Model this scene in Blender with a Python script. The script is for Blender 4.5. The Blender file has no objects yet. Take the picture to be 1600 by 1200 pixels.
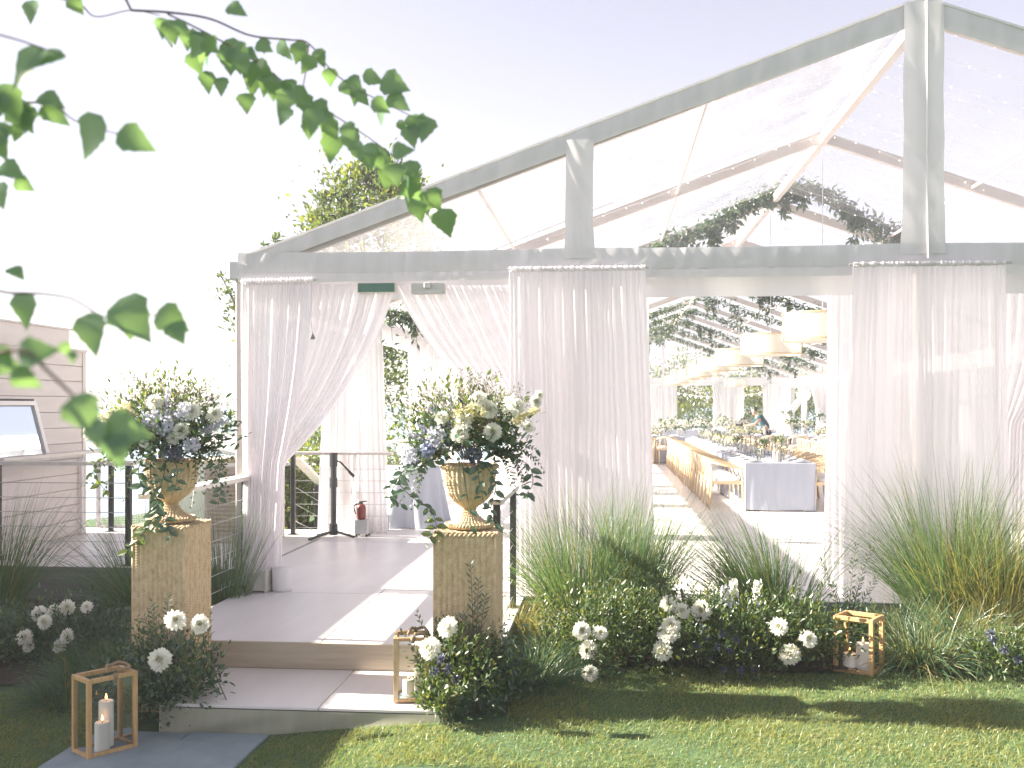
import bpy, math, random
import numpy as np
from mathutils import Vector, Matrix

rng = np.random.default_rng(7)
random.seed(7)
R = math.radians
sc = bpy.context.scene
COL = sc.collection

# ------------------------------------------------------------------ camera, sky, sun, exposure
CAMZ, FPX, HZ, YAW = 2.01, 1600.0, 634.0, R(5.36)
cam_data = bpy.data.cameras.new('camera')
cam_data.sensor_width = 36.0
cam_data.lens = 36.0
cam_data.shift_y = (HZ - 600.0) / 1600.0
cam_data.clip_start = 0.05
cam_data.clip_end = 20000
cam_data.dof.use_dof = True
cam_data.dof.focus_distance = 8.2
cam_data.dof.aperture_fstop = 4.0
cam = bpy.data.objects.new('camera', cam_data)
cam.location = (0, 0, CAMZ)
cam.rotation_euler = (R(90), 0, YAW)
COL.objects.link(cam)
sc.camera = cam

SUN_AZ, SUN_EL = R(87.5), R(29)          # azimuth to the left of the tent axis (+Y)
to_sun = Vector((-math.sin(SUN_AZ) * math.cos(SUN_EL), math.cos(SUN_AZ) * math.cos(SUN_EL), math.sin(SUN_EL)))
world = bpy.data.worlds.new('World')
sc.world = world
world.use_nodes = True
wn, wl = world.node_tree.nodes, world.node_tree.links
wn.clear()
sky = wn.new('ShaderNodeTexSky')
sky.sky_type = 'NISHITA'
sky.sun_disc = False
sky.sun_elevation = SUN_EL
sky.sun_rotation = -SUN_AZ
sky.air_density = 1.0
sky.dust_density = 0.6
sky.ozone_density = 1.0
hsv = wn.new('ShaderNodeHueSaturation')
hsv.inputs['Saturation'].default_value = 0.34
hsv.inputs['Value'].default_value = 0.88
tint = wn.new('ShaderNodeMix'); tint.data_type = 'RGBA'; tint.blend_type = 'MULTIPLY'
tint.inputs[0].default_value = 1.0
tint.inputs[7].default_value = (1.0, 0.925, 0.985, 1)
bgn = wn.new('ShaderNodeBackground')
bgn.inputs['Strength'].default_value = 0.05
wo = wn.new('ShaderNodeOutputWorld')
wl.new(sky.outputs[0], hsv.inputs['Color'])
wl.new(hsv.outputs[0], tint.inputs[6])
wl.new(tint.outputs[2], bgn.inputs['Color'])
wl.new(bgn.outputs[0], wo.inputs[0])

sun_data = bpy.data.lights.new('sun', 'SUN')
sun_data.energy = 4.5
sun_data.angle = R(0.6)
sun_data.color = (1.0, 0.91, 0.77)
sun = bpy.data.objects.new('sun', sun_data)
sun.rotation_euler = (-to_sun).to_track_quat('-Z', 'Y').to_euler()
sun.location = (-20, 12, 12)
COL.objects.link(sun)

sc.view_settings.view_transform = 'Standard'
sc.view_settings.look = 'None'
sc.view_settings.gamma = 1.0
sc.view_settings.use_curve_mapping = False
sc.view_settings.exposure = 2.55
sc.render.engine = 'CYCLES'
cy = sc.cycles
cy.use_denoising = True
cy.max_bounces = 8
cy.diffuse_bounces = 4
cy.glossy_bounces = 3
cy.transmission_bounces = 4
cy.transparent_max_bounces = 40
cy.caustics_reflective = False
cy.caustics_refractive = False
cy.sample_clamp_indirect = 6.0

# ------------------------------------------------------------------ picture -> place
CT, ST = math.cos(YAW), math.sin(YAW)
def at_depth(px, py, d):
    """world point seen at photo pixel (px, py) at distance d along the view axis"""
    k = (px - 800.0) / FPX
    return Vector(((k * CT - ST) * d, (k * ST + CT) * d, CAMZ + (HZ - py) / FPX * d))
def at_z(px, py, z):
    return at_depth(px, py, FPX * (CAMZ - z) / (py - HZ))
def at_y(px, py, Y):
    k = (px - 800.0) / FPX
    return at_depth(px, py, Y / (k * ST + CT))

# ------------------------------------------------------------------ materials
def new_mat(name):
    m = bpy.data.materials.new(name); m.use_nodes = True
    nt = m.node_tree; nt.nodes.clear()
    out = nt.nodes.new('ShaderNodeOutputMaterial')
    return m, nt, out
def N(nt, typ, **kw):
    n = nt.nodes.new(typ)
    for k, v in kw.items():
        try: setattr(n, k, v)
        except Exception: pass
    return n
def ramp(nt, fac, stops):
    r = nt.nodes.new('ShaderNodeValToRGB')
    els = r.color_ramp.elements
    while len(els) > 1: els.remove(els[-1])
    els[0].position = stops[0][0]; els[0].color = (*stops[0][1], 1)
    for p, c in stops[1:]:
        e = els.new(p); e.color = (*c, 1)
    nt.links.new(fac, r.inputs[0])
    return r
def noise(nt, scale, detail=3.0, rough=0.55, stretch=None, coord='Object'):
    tc = nt.nodes.new('ShaderNodeTexCoord')
    n = nt.nodes.new('ShaderNodeTexNoise')
    n.inputs['Scale'].default_value = scale
    n.inputs['Detail'].default_value = detail
    n.inputs['Roughness'].default_value = rough
    src = tc.outputs[coord]
    if stretch:
        mp = nt.nodes.new('ShaderNodeMapping'); mp.inputs['Scale'].default_value = stretch
        nt.links.new(src, mp.inputs['Vector']); src = mp.outputs[0]
    nt.links.new(src, n.inputs['Vector'])
    return n
def principled(name, stops, scale=6.0, rough=0.6, stretch=None, bump=0.0, bump_scale=None, metallic=0.0, detail=4.0, spec=0.5, coord='Object', sheen=0.0):
    m, nt, out = new_mat(name)
    p = nt.nodes.new('ShaderNodeBsdfPrincipled')
    n = noise(nt, scale, detail, 0.6, stretch, coord)
    r = ramp(nt, n.outputs[0], stops)
    nt.links.new(r.outputs[0], p.inputs['Base Color'])
    p.inputs['Roughness'].default_value = rough
    p.inputs['Metallic'].default_value = metallic
    p.inputs['Specular IOR Level'].default_value = spec
    if bump:
        n2 = noise(nt, bump_scale or scale * 4, 4.0, 0.6, stretch, coord)
        b = nt.nodes.new('ShaderNodeBump'); b.inputs['Strength'].default_value = bump; b.inputs['Distance'].default_value = 0.01
        nt.links.new(n2.outputs[0], b.inputs['Height']); nt.links.new(b.outputs[0], p.inputs['Normal'])
    nt.links.new(p.outputs[0], out.inputs[0])
    return m
def leaf_mat(name, c0, c1, trans=0.4, c2=None, gloss=0.06, tcol=None, patch=None):
    """foliage: colour varies from leaf to leaf, light passes through"""
    m, nt, out = new_mat(name)
    g = nt.nodes.new('ShaderNodeNewGeometry')
    stops = [(0.0, c0), (0.75, c1)]
    stops.append((1.0, c2 if c2 else c1))
    r = ramp(nt, g.outputs['Random Per Island'], stops)
    if patch:
        pn = noise(nt, 2.2, 4.0, 0.65); pr_ = ramp(nt, pn.outputs[0], [(0.42, (0, 0, 0)), (0.68, (0.75, 0.75, 0.75))])
        pm_ = nt.nodes.new('ShaderNodeMix'); pm_.data_type = 'RGBA'
        nt.links.new(pr_.outputs[0], pm_.inputs[0]); nt.links.new(r.outputs[0], pm_.inputs[6]); pm_.inputs[7].default_value = (*patch, 1)
        class _R: outputs = [pm_.outputs[2]]
        r = _R
    d = nt.nodes.new('ShaderNodeBsdfDiffuse'); t = nt.nodes.new('ShaderNodeBsdfTranslucent')
    nt.links.new(r.outputs[0], d.inputs[0])
    mulc = nt.nodes.new('ShaderNodeMix'); mulc.data_type = 'RGBA'; mulc.blend_type = 'MULTIPLY'; mulc.inputs[0].default_value = 1.0
    nt.links.new(r.outputs[0], mulc.inputs[6]); mulc.inputs[7].default_value = (*(tcol or (1.9, 1.7, 0.8)), 1)
    nt.links.new(mulc.outputs[2], t.inputs[0])
    mx = nt.nodes.new('ShaderNodeMixShader'); mx.inputs[0].default_value = trans
    nt.links.new(d.outputs[0], mx.inputs[1]); nt.links.new(t.outputs[0], mx.inputs[2])
    gl = nt.nodes.new('ShaderNodeBsdfGlossy'); gl.inputs['Roughness'].default_value = 0.38
    mg = nt.nodes.new('ShaderNodeMixShader'); mg.inputs[0].default_value = gloss
    nt.links.new(mx.outputs[0], mg.inputs[1]); nt.links.new(gl.outputs[0], mg.inputs[2])
    nt.links.new(mg.outputs[0], out.inputs[0])
    return m
def cloth_mat(name, col, opacity=1.0, trans=0.35, var=0.06, weave=0.0):
    """fabric: part of the light is scattered back, part through, sheer cloth lets some straight through"""
    m, nt, out = new_mat(name)
    n = noise(nt, 9.0, 3.0, 0.6, (1, 1, 0.15))
    lo = tuple(c * (1 - var) for c in col); hi = tuple(min(0.95, c * (1 + var)) for c in col)
    r = ramp(nt, n.outputs[0], [(0.3, lo), (0.7, hi)])
    d = nt.nodes.new('ShaderNodeBsdfDiffuse'); t = nt.nodes.new('ShaderNodeBsdfTranslucent')
    nt.links.new(r.outputs[0], d.inputs[0]); nt.links.new(r.outputs[0], t.inputs[0])
    if weave:
        n2 = noise(nt, 260.0, 2.0, 0.6)
        b = nt.nodes.new('ShaderNodeBump'); b.inputs['Strength'].default_value = weave; b.inputs['Distance'].default_value = 0.002
        nt.links.new(n2.outputs[0], b.inputs['Height']); nt.links.new(b.outputs[0], d.inputs['Normal'])
    mx = nt.nodes.new('ShaderNodeMixShader'); mx.inputs[0].default_value = trans
    nt.links.new(d.outputs[0], mx.inputs[1]); nt.links.new(t.outputs[0], mx.inputs[2])
    last = mx
    if opacity < 1.0:
        tr = nt.nodes.new('ShaderNodeBsdfTransparent')
        n3 = noise(nt, 30.0, 2.0, 0.5, (1, 1, 0.02))
        rr = nt.nodes.new('ShaderNodeMapRange'); rr.inputs[1].default_value = 0.3; rr.inputs[2].default_value = 0.7
        rr.inputs[3].default_value = opacity - 0.035; rr.inputs[4].default_value = min(1.0, opacity + 0.035)
        nt.links.new(n3.outputs[0], rr.inputs[0])
        m2 = nt.nodes.new('ShaderNodeMixShader')
        nt.links.new(rr.outputs[0], m2.inputs[0])
        nt.links.new(tr.outputs[0], m2.inputs[1]); nt.links.new(mx.outputs[0], m2.inputs[2])
        last = m2
    nt.links.new(last.outputs[0], out.inputs[0])
    return m
def clear_mat(name, through=0.8, milk=0.12, tint=(0.97, 0.97, 0.98), rough=0.08, bump=0.25, refl=1.0):
    """clear vinyl or glass pane: mostly see-through, a little milky, shiny at grazing angles"""
    m, nt, out = new_mat(name)
    tr = nt.nodes.new('ShaderNodeBsdfTransparent'); tr.inputs[0].default_value = (*tint, 1)
    d = nt.nodes.new('ShaderNodeBsdfTranslucent'); d.inputs[0].default_value = (0.82, 0.80, 0.84, 1)
    d2 = nt.nodes.new('ShaderNodeBsdfDiffuse'); d2.inputs[0].default_value = (0.82, 0.80, 0.84, 1)
    dm = nt.nodes.new('ShaderNodeMixShader'); dm.inputs[0].default_value = 0.5
    nt.links.new(d.outputs[0], dm.inputs[1]); nt.links.new(d2.outputs[0], dm.inputs[2])
    gl = nt.nodes.new('ShaderNodeBsdfGlossy'); gl.inputs['Roughness'].default_value = rough
    n = noise(nt, 1.6, 4.0, 0.6)
    if bump:
        b = nt.nodes.new('ShaderNodeBump'); b.inputs['Strength'].default_value = bump; b.inputs['Distance'].default_value = 0.05
        nt.links.new(n.outputs[0], b.inputs['Height']); nt.links.new(b.outputs[0], gl.inputs['Normal'])
    m1 = nt.nodes.new('ShaderNodeMixShader')
    mr = nt.nodes.new('ShaderNodeMapRange'); mr.inputs[1].default_value = 0.35; mr.inputs[2].default_value = 0.7
    mr.inputs[3].default_value = milk * 0.5; mr.inputs[4].default_value = milk * 1.5
    nt.links.new(n.outputs[0], mr.inputs[0]); nt.links.new(mr.outputs[0], m1.inputs[0])
    nt.links.new(tr.outputs[0], m1.inputs[1]); nt.links.new(dm.outputs[0], m1.inputs[2])
    fr = nt.nodes.new('ShaderNodeFresnel'); fr.inputs[0].default_value = 1.4
    m2 = nt.nodes.new('ShaderNodeMixShader')
    fm_ = nt.nodes.new('ShaderNodeMath'); fm_.operation = 'MULTIPLY'; fm_.inputs[1].default_value = refl; nt.links.new(fr.outputs[0], fm_.inputs[0])
    nt.links.new(fm_.outputs[0], m2.inputs[0]); nt.links.new(m1.outputs[0], m2.inputs[1]); nt.links.new(gl.outputs[0], m2.inputs[2])
    nt.links.new(m2.outputs[0], out.inputs[0])
    return m
def glow_mat(name, col, strength):
    m, nt, out = new_mat(name)
    e = nt.nodes.new('ShaderNodeEmission'); e.inputs[0].default_value = (*col, 1); e.inputs[1].default_value = strength
    nt.links.new(e.outputs[0], out.inputs[0])
    try: m.cycles.emission_sampling = 'NONE'
    except Exception: pass
    return m

M = {}
M['vinyl'] = cloth_mat('white_vinyl', (0.72, 0.705, 0.715), 1.0, 0.25, 0.05)
M['liner'] = cloth_mat('white_liner', (0.78, 0.76, 0.77), 1.0, 0.30, 0.03)
M['sheer'] = cloth_mat('sheer_voile', (0.91, 0.88, 0.905), 0.95, 0.52, 0.015)
M['drape'] = cloth_mat('white_drape', (0.91, 0.89, 0.90), 0.96, 0.45, 0.03)
M['clear'] = clear_mat('clear_vinyl', 0.8, 0.15, rough=0.2, refl=0.35)
M['glass'] = clear_mat('thin_glass', 0.9, 0.02, (0.96, 0.98, 0.97), 0.02, 0.0)
M['crystal'] = clear_mat('stemware_glass', 0.9, 0.10, (0.97, 0.97, 0.97), 0.05, 0.0)
M['alu'] = principled('powder_coated_frame', [(0.3, (0.55, 0.49, 0.46)), (0.7, (0.64, 0.58, 0.55))], 3, 0.45)
M['wire'] = principled('steel_wire', [(0.3, (0.55, 0.55, 0.55)), (0.7, (0.7, 0.7, 0.7))], 3, 0.35, metallic=0.6)
M['black'] = principled('black_steel', [(0.3, (0.012, 0.014, 0.018)), (0.7, (0.03, 0.034, 0.04))], 5, 0.45)
M['deck'] = principled('pale_floor_board', [(0.2, (0.60, 0.565, 0.56)), (0.5, (0.68, 0.645, 0.645)), (0.8, (0.73, 0.70, 0.70))], 3.2, 0.36, (1, 0.16, 1), 0.12, 18)
M['riser'] = principled('bleached_ply', [(0.3, (0.36, 0.30, 0.225)), (0.7, (0.47, 0.405, 0.32))], 5, 0.55, (0.4, 1, 5), 0.12)
M['skirt'] = cloth_mat('beige_vinyl_skirt', (0.30, 0.30, 0.235), 1.0, 0.05, 0.08)
M['rail'] = principled('bleached_rail_wood', [(0.3, (0.56, 0.51, 0.48)), (0.7, (0.68, 0.64, 0.61))], 4, 0.5, (6, 0.6, 6), 0.12)
M['fascia'] = principled('weathered_fascia', [(0.3, (0.16, 0.17, 0.16)), (0.7, (0.24, 0.25, 0.235))], 4, 0.7, (0.5, 1, 6), 0.15)
M['siding'] = principled('painted_siding', [(0.3, (0.56, 0.51, 0.50)), (0.7, (0.62, 0.57, 0.555))], 2.5, 0.55, (0.6, 0.6, 5), 0.10, 20)
M['beige'] = principled('beige_paint', [(0.3, (0.52, 0.46, 0.38)), (0.7, (0.60, 0.54, 0.45))], 3, 0.55)
M['white_paint'] = principled('white_paint', [(0.3, (0.70, 0.68, 0.68)), (0.7, (0.78, 0.76, 0.76))], 3, 0.5)
M['soil'] = principled('bark_mulch', [(0.3, (0.018, 0.014, 0.010)), (0.7, (0.06, 0.045, 0.032))], 40, 0.9, None, 0.8, 90)
M['turf'] = principled('turf_base', [(0.3, (0.035, 0.075, 0.030)), (0.6, (0.06, 0.115, 0.042)), (0.8, (0.10, 0.13, 0.05))], 6, 0.9, None, 0.6, 60)
M['bluestone'] = principled('bluestone', [(0.25, (0.15, 0.195, 0.225)), (0.6, (0.22, 0.27, 0.30)), (0.85, (0.29, 0.33, 0.345))], 3.2, 0.7, None, 0.25, 26)
M['sea'] = principled('sea_water', [(0.3, (0.16, 0.26, 0.34)), (0.7, (0.22, 0.32, 0.40))], 0.02, 0.32, None, 0.3, 0.3)
M['wicker'] = principled('rattan', [(0.2, (0.36, 0.255, 0.145)), (0.5, (0.54, 0.41, 0.255)), (0.8, (0.66, 0.53, 0.36))], 30, 0.75, (1, 1, 0.7), 0.2, 120)
M['oak'] = principled('lantern_oak', [(0.25, (0.36, 0.215, 0.095)), (0.6, (0.50, 0.315, 0.145)), (0.85, (0.57, 0.38, 0.195))], 14, 0.5, (4, 4, 0.5), 0.2, 60)
M['chairwood'] = principled('pale_oak', [(0.3, (0.56, 0.41, 0.24)), (0.7, (0.68, 0.52, 0.33))], 10, 0.5, (3, 3, 0.5))
M['cushion'] = cloth_mat('ivory_cushion', (0.74, 0.71, 0.70), 1.0, 0.05)
M['rope'] = principled('jute_rope', [(0.3, (0.20, 0.135, 0.075)), (0.7, (0.36, 0.27, 0.17))], 90, 0.85, None, 0.8, 160)
M['wax'] = principled('ivory_wax', [(0.3, (0.78, 0.74, 0.68)), (0.7, (0.84, 0.81, 0.76))], 5, 0.45)
M['flame'] = glow_mat('flame', (1.0, 0.42, 0.10), 2.6)
M['bulb'] = glow_mat('bulb', (1.0, 0.93, 0.86), 1.3)
M['wick'] = principled('wick', [(0.3, (0.02, 0.02, 0.02)), (0.7, (0.05, 0.04, 0.03))], 5, 0.9)
M['bluecloth'] = cloth_mat('pale_blue_linen', (0.43, 0.46, 0.53), 1.0, 0.10, 0.05, 0.3)
M['whitecloth'] = cloth_mat('white_linen', (0.78, 0.77, 0.78), 1.0, 0.15, 0.04, 0.3)
M['china'] = principled('white_china', [(0.3, (0.76, 0.75, 0.74)), (0.7, (0.82, 0.81, 0.80))], 4, 0.2)
M['cane'] = cloth_mat('cream_cane', (0.86, 0.83, 0.76), 1.0, 0.40, 0.04)
M['exit_green'] = principled('green_sign_face', [(0.3, (0.055, 0.14, 0.105)), (0.7, (0.075, 0.17, 0.13))], 4, 0.4)
M['putty'] = principled('putty_plastic', [(0.3, (0.46, 0.45, 0.41)), (0.7, (0.54, 0.53, 0.49))], 4, 0.45)
M['red'] = principled('red_enamel', [(0.3, (0.15, 0.018, 0.014)), (0.7, (0.20, 0.024, 0.018))], 5, 0.35)
M['steel'] = principled('grey_steel', [(0.3, (0.42, 0.43, 0.42)), (0.7, (0.54, 0.55, 0.54))], 5, 0.4, metallic=0.3)
M['skin'] = principled('skin', [(0.3, (0.42, 0.26, 0.19)), (0.7, (0.50, 0.32, 0.24))], 6, 0.5)
M['teal_shirt'] = cloth_mat('teal_shirt', (0.045, 0.10, 0.12), 1.0, 0.0)
M['trousers'] = cloth_mat('dark_trousers', (0.03, 0.032, 0.04), 1.0, 0.0)
M['hair'] = principled('black_hair', [(0.3, (0.008, 0.007, 0.007)), (0.7, (0.02, 0.017, 0.015))], 30, 0.5)
M['bark'] = principled('bark', [(0.3, (0.10, 0.075, 0.055)), (0.7, (0.20, 0.16, 0.12))], 14, 0.85, (1, 1, 0.3), 0.5)
M['birchbark'] = principled('birch_bark', [(0.38, (0.06, 0.05, 0.045)), (0.46, (0.55, 0.52, 0.48)), (0.8, (0.68, 0.65, 0.6))], 9, 0.8, (1, 1, 4), 0.3)
M['twig'] = principled('twig', [(0.3, (0.10, 0.065, 0.06)), (0.7, (0.18, 0.12, 0.10))], 14, 0.7)
M['stem'] = leaf_mat('green_stem', (0.05, 0.085, 0.025), (0.085, 0.12, 0.04), 0.15)
M['lawn'] = leaf_mat('lawn_blades', (0.105, 0.178, 0.070), (0.185, 0.230, 0.082), 0.42, (0.32, 0.30, 0.15), 0.02, (1.6, 1.45, 0.75), patch=(0.25, 0.25, 0.095))
M['fountain'] = leaf_mat('fountain_grass', (0.050, 0.115, 0.060), (0.095, 0.175, 0.080), 0.34, (0.20, 0.23, 0.11), 0.05)
M['fountain_dry'] = leaf_mat('drying_grass', (0.106, 0.138, 0.050), (0.213, 0.213, 0.088), 0.40, (0.413, 0.338, 0.163), 0.05)
M['sedge'] = leaf_mat('sedge', (0.040, 0.100, 0.062), (0.080, 0.160, 0.088), 0.30, (0.18, 0.21, 0.10), 0.06)
M['dahlia_leaf'] = leaf_mat('dahlia_leaf', (0.024, 0.056, 0.022), (0.060, 0.105, 0.036), 0.35, (0.15, 0.165, 0.055), 0.05)
M['dark_leaf'] = leaf_mat('dark_leaf', (0.028, 0.072, 0.048), (0.058, 0.118, 0.068), 0.28, (0.115, 0.175, 0.075), 0.08)
M['fresh_leaf'] = leaf_mat('fresh_leaf', (0.050, 0.095, 0.030), (0.095, 0.145, 0.042), 0.42, (0.20, 0.21, 0.08), 0.06)
M['olive_leaf'] = leaf_mat('sprig_leaf', (0.094, 0.106, 0.062), (0.150, 0.169, 0.094), 0.35, (0.213, 0.150, 0.112), 0.06)
M['birch_leaf'] = leaf_mat('birch_leaf', (0.10, 0.20, 0.15), (0.15, 0.25, 0.14), 0.46, (0.34, 0.36, 0.08), 0.05, (1.7, 1.6, 0.7))
M['tree_leaf'] = leaf_mat('tree_leaf', (0.041, 0.081, 0.035), (0.095, 0.142, 0.049), 0.40, (0.176, 0.203, 0.068), 0.05)
M['hedge_leaf'] = leaf_mat('hedge_leaf', (0.081, 0.121, 0.030), (0.142, 0.182, 0.043), 0.42, (0.216, 0.230, 0.068), 0.05)
M['garland_leaf'] = leaf_mat('garland_leaf', (0.032, 0.080, 0.049), (0.065, 0.123, 0.070), 0.30, (0.109, 0.160, 0.072), 0.08)
M['petal'] = leaf_mat('white_petal', (0.84, 0.83, 0.76), (0.90, 0.89, 0.84), 0.42, (0.88, 0.89, 0.74), 0.02, (1.0, 1.0, 0.98))
M['petal_core'] = leaf_mat('flower_core', (0.42, 0.44, 0.14), (0.60, 0.60, 0.26), 0.3, None, 0.02, (1.1, 1.1, 0.8))
M['lilac'] = leaf_mat('lilac_petal', (0.56, 0.56, 0.66), (0.70, 0.70, 0.77), 0.35, (0.75, 0.74, 0.80), 0.02, (1.0, 1.0, 1.05))
M['blue'] = leaf_mat('blue_petal', (0.26, 0.29, 0.44), (0.40, 0.43, 0.56), 0.3, (0.52, 0.54, 0.64), 0.02, (1.0, 1.0, 1.05))
M['thistle'] = leaf_mat('blue_thistle', (0.07, 0.08, 0.13), (0.14, 0.15, 0.21), 0.2, (0.22, 0.23, 0.28), 0.03, (1.0, 1.0, 1.1))
M['cream'] = leaf_mat('cream_petal', (0.62, 0.58, 0.34), (0.74, 0.72, 0.50), 0.35, (0.74, 0.62, 0.52), 0.02, (1.0, 1.0, 0.9))

# ------------------------------------------------------------------ geometry helpers
class MB:
    """collects geometry (numpy) and links it as one mesh"""
    def __init__(self):
        self.v = []; self.f = []; self.n = 0; self.mi = []; self.cur = 0
    def add(self, verts, faces):
        verts = np.asarray(verts, dtype=np.float64).reshape(-1, 3)
        faces = np.asarray(faces, dtype=np.int64)
        self.v.append(verts); self.f.append(faces + self.n); self.mi.append(np.full(len(faces), self.cur, dtype=np.int32))
        self.n += len(verts)
        return self
    def merge(self, other, M4=None):
        for v, f, mi in zip(other.v, other.f, other.mi):
            pass
        V = np.concatenate(other.v)
        if M4 is not None:
            A = np.array(M4)
            V = V @ A[:3, :3].T + A[:3, 3]
        off = self.n
        self.v.append(V)
        for f, mi in zip(other.f, other.mi):
            self.f.append(f + off); self.mi.append(mi)
        self.n += len(V)
        return self
    def box(self, lo, hi, ch=0.0, rz=0.0, pivot=None):
        lo = np.array(lo, float); hi = np.array(hi, float)
        c = (lo + hi) / 2; h = (hi - lo) / 2
        if ch <= 0:
            s = np.array([[-1,-1,-1],[1,-1,-1],[1,1,-1],[-1,1,-1],[-1,-1,1],[1,-1,1],[1,1,1],[-1,1,1]], float)
            V = s * h; F = [[0,3,2,1],[4,5,6,7],[0,1,5,4],[1,2,6,5],[2,3,7,6],[3,0,4,7]]
            V = self._rot(V, rz) + c
            return self.add(V, F)
        ch = min(ch, h.min() * 0.9)
        V = []; idx = {}
        for sx in (-1, 1):
            for sy in (-1, 1):
                for sz in (-1, 1):
                    for a in range(3):
                        p = np.array([sx, sy, sz]) * h
                        for b in range(3):
                            if b != a: p[b] -= np.sign(p[b]) * ch
                        idx[(sx, sy, sz, a)] = len(V); V.append(p)
        Q = []
        for a in range(3):
            b, c2 = (a + 1) % 3, (a + 2) % 3
            for s in (-1, 1):
                q = []
                for (sb, s2) in ((-1,-1),(1,-1),(1,1),(-1,1)):
                    k = [0,0,0]; k[a] = s; k[b] = sb; k[c2] = s2
                    q.append(idx[(*k, a)])
                Q.append(q if s > 0 else q[::-1])
        for a in range(3):
            b, c2 = (a + 1) % 3, (a + 2) % 3
            for sb in (-1, 1):
                for s2 in (-1, 1):
                    k1 = [0,0,0]; k1[a] = -1; k1[b] = sb; k1[c2] = s2
                    k2 = list(k1); k2[a] = 1
                    q = [idx[(*k1, b)], idx[(*k2, b)], idx[(*k2, c2)], idx[(*k1, c2)]]
                    Q.append(q if sb * s2 > 0 else q[::-1])
        T = []
        for sx in (-1, 1):
            for sy in (-1, 1):
                for sz in (-1, 1):
                    t = [idx[(sx, sy, sz, 0)], idx[(sx, sy, sz, 1)], idx[(sx, sy, sz, 2)]]
                    T.append(t if sx * sy * sz > 0 else t[::-1])
        V = self._rot(np.array(V), rz) + c
        self.add(V, Q)
        n0 = self.n - len(V)
        self.f.append(np.array(T) + n0); self.mi.append(np.full(8, self.cur, dtype=np.int32))
        return self
    @staticmethod
    def _rot(V, rz):
        if not rz: return V
        c, s = math.cos(rz), math.sin(rz)
        return np.stack([V[:,0]*c - V[:,1]*s, V[:,0]*s + V[:,1]*c, V[:,2]], 1)
    def bar(self, p0, p1, w, h, up=(0, 0, 1), w1=None, h1=None):
        """rectangular bar from p0 to p1, w across, h along up"""
        p0 = np.array(p0, float); p1 = np.array(p1, float)
        d = p1 - p0; d /= np.linalg.norm(d)
        up = np.array(up, float)
        if abs(d @ up) > 0.98: up = np.array([0., 1., 0.])
        s = np.cross(d, up); s /= np.linalg.norm(s); u = np.cross(s, d)
        w1 = w if w1 is None else w1; h1 = h if h1 is None else h1
        V = []
        for p, a, b in ((p0, w, h), (p1, w1, h1)):
            for sx, sy in ((-1,-1),(1,-1),(1,1),(-1,1)):
                V.append(p + s * sx * a / 2 + u * sy * b / 2)
        return self.add(V, [[0,1,2,3][::-1],[4,5,6,7],[0,1,5,4],[1,2,6,5],[2,3,7,6],[3,0,4,7]])
    def tube(self, pts, r, n=6, cap=True):
        P = np.array(pts, float); k = len(P)
        r = np.full(k, r, float) if np.isscalar(r) else np.array(r, float)
        T = np.gradient(P, axis=0); T /= np.linalg.norm(T, axis=1)[:, None] + 1e-12
        ref = np.array([0, 0, 1.0]) if abs(T[0][2]) < 0.9 else np.array([1.0, 0, 0])
        V = []
        a = np.arange(n) * 2 * np.pi / n
        s = np.cross(T[0], ref); s /= np.linalg.norm(s)
        for i in range(k):
            s = s - T[i] * (s @ T[i]); s /= np.linalg.norm(s) + 1e-12
            u = np.cross(T[i], s)
            V.append(P[i] + r[i] * (np.cos(a)[:, None] * s + np.sin(a)[:, None] * u))
        V = np.concatenate(V)
        F = [[i*n + j, i*n + (j+1) % n, (i+1)*n + (j+1) % n, (i+1)*n + j] for i in range(k-1) for j in range(n)]
        off = self.n
        self.add(V, F)
        if cap and n == 4:
            self.f.append(np.array([[0,3,2,1],[(k-1)*n + q for q in range(4)]]) + off); self.mi.append(np.full(2, self.cur, dtype=np.int32))
        elif cap:
            t = [[0, j+1, j] for j in range(1, n-1)] + [[(k-1)*n, (k-1)*n + j, (k-1)*n + j + 1] for j in range(1, n-1)]
            self.f.append(np.array(t) + off); self.mi.append(np.full(len(t), self.cur, dtype=np.int32))
        return self
    def lathe(self, prof, n=24, c=(0, 0, 0), mod=None):
        c = np.array(c, float); V = []
        a = np.arange(n) * 2 * np.pi / n
        for i, (r, z) in enumerate(prof):
            rr = np.full(n, r, float)
            if mod is not None: rr = rr + mod(a, z, i)
            V.append(np.stack([np.cos(a) * rr, np.sin(a) * rr, np.full(n, z, float)], 1) + c)
        k = len(prof)
        F = [[i*n + j, i*n + (j+1) % n, (i+1)*n + (j+1) % n, (i+1)*n + j] for i in range(k-1) for j in range(n)]
        return self.add(np.concatenate(V), F)
    def grid(self, fn, nu, nv):
        """fn(u, v) vectorised over arrays; makes an nu x nv sheet"""
        u, v = np.meshgrid(np.linspace(0, 1, nu), np.linspace(0, 1, nv), indexing='ij')
        X = np.stack(fn(u, v), -1).reshape(-1, 3)
        i, j = np.meshgrid(np.arange(nu - 1), np.arange(nv - 1), indexing='ij')
        a = (i * nv + j).ravel()
        return self.add(X, np.stack([a, a + nv, a + nv + 1, a + 1], 1))
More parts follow.
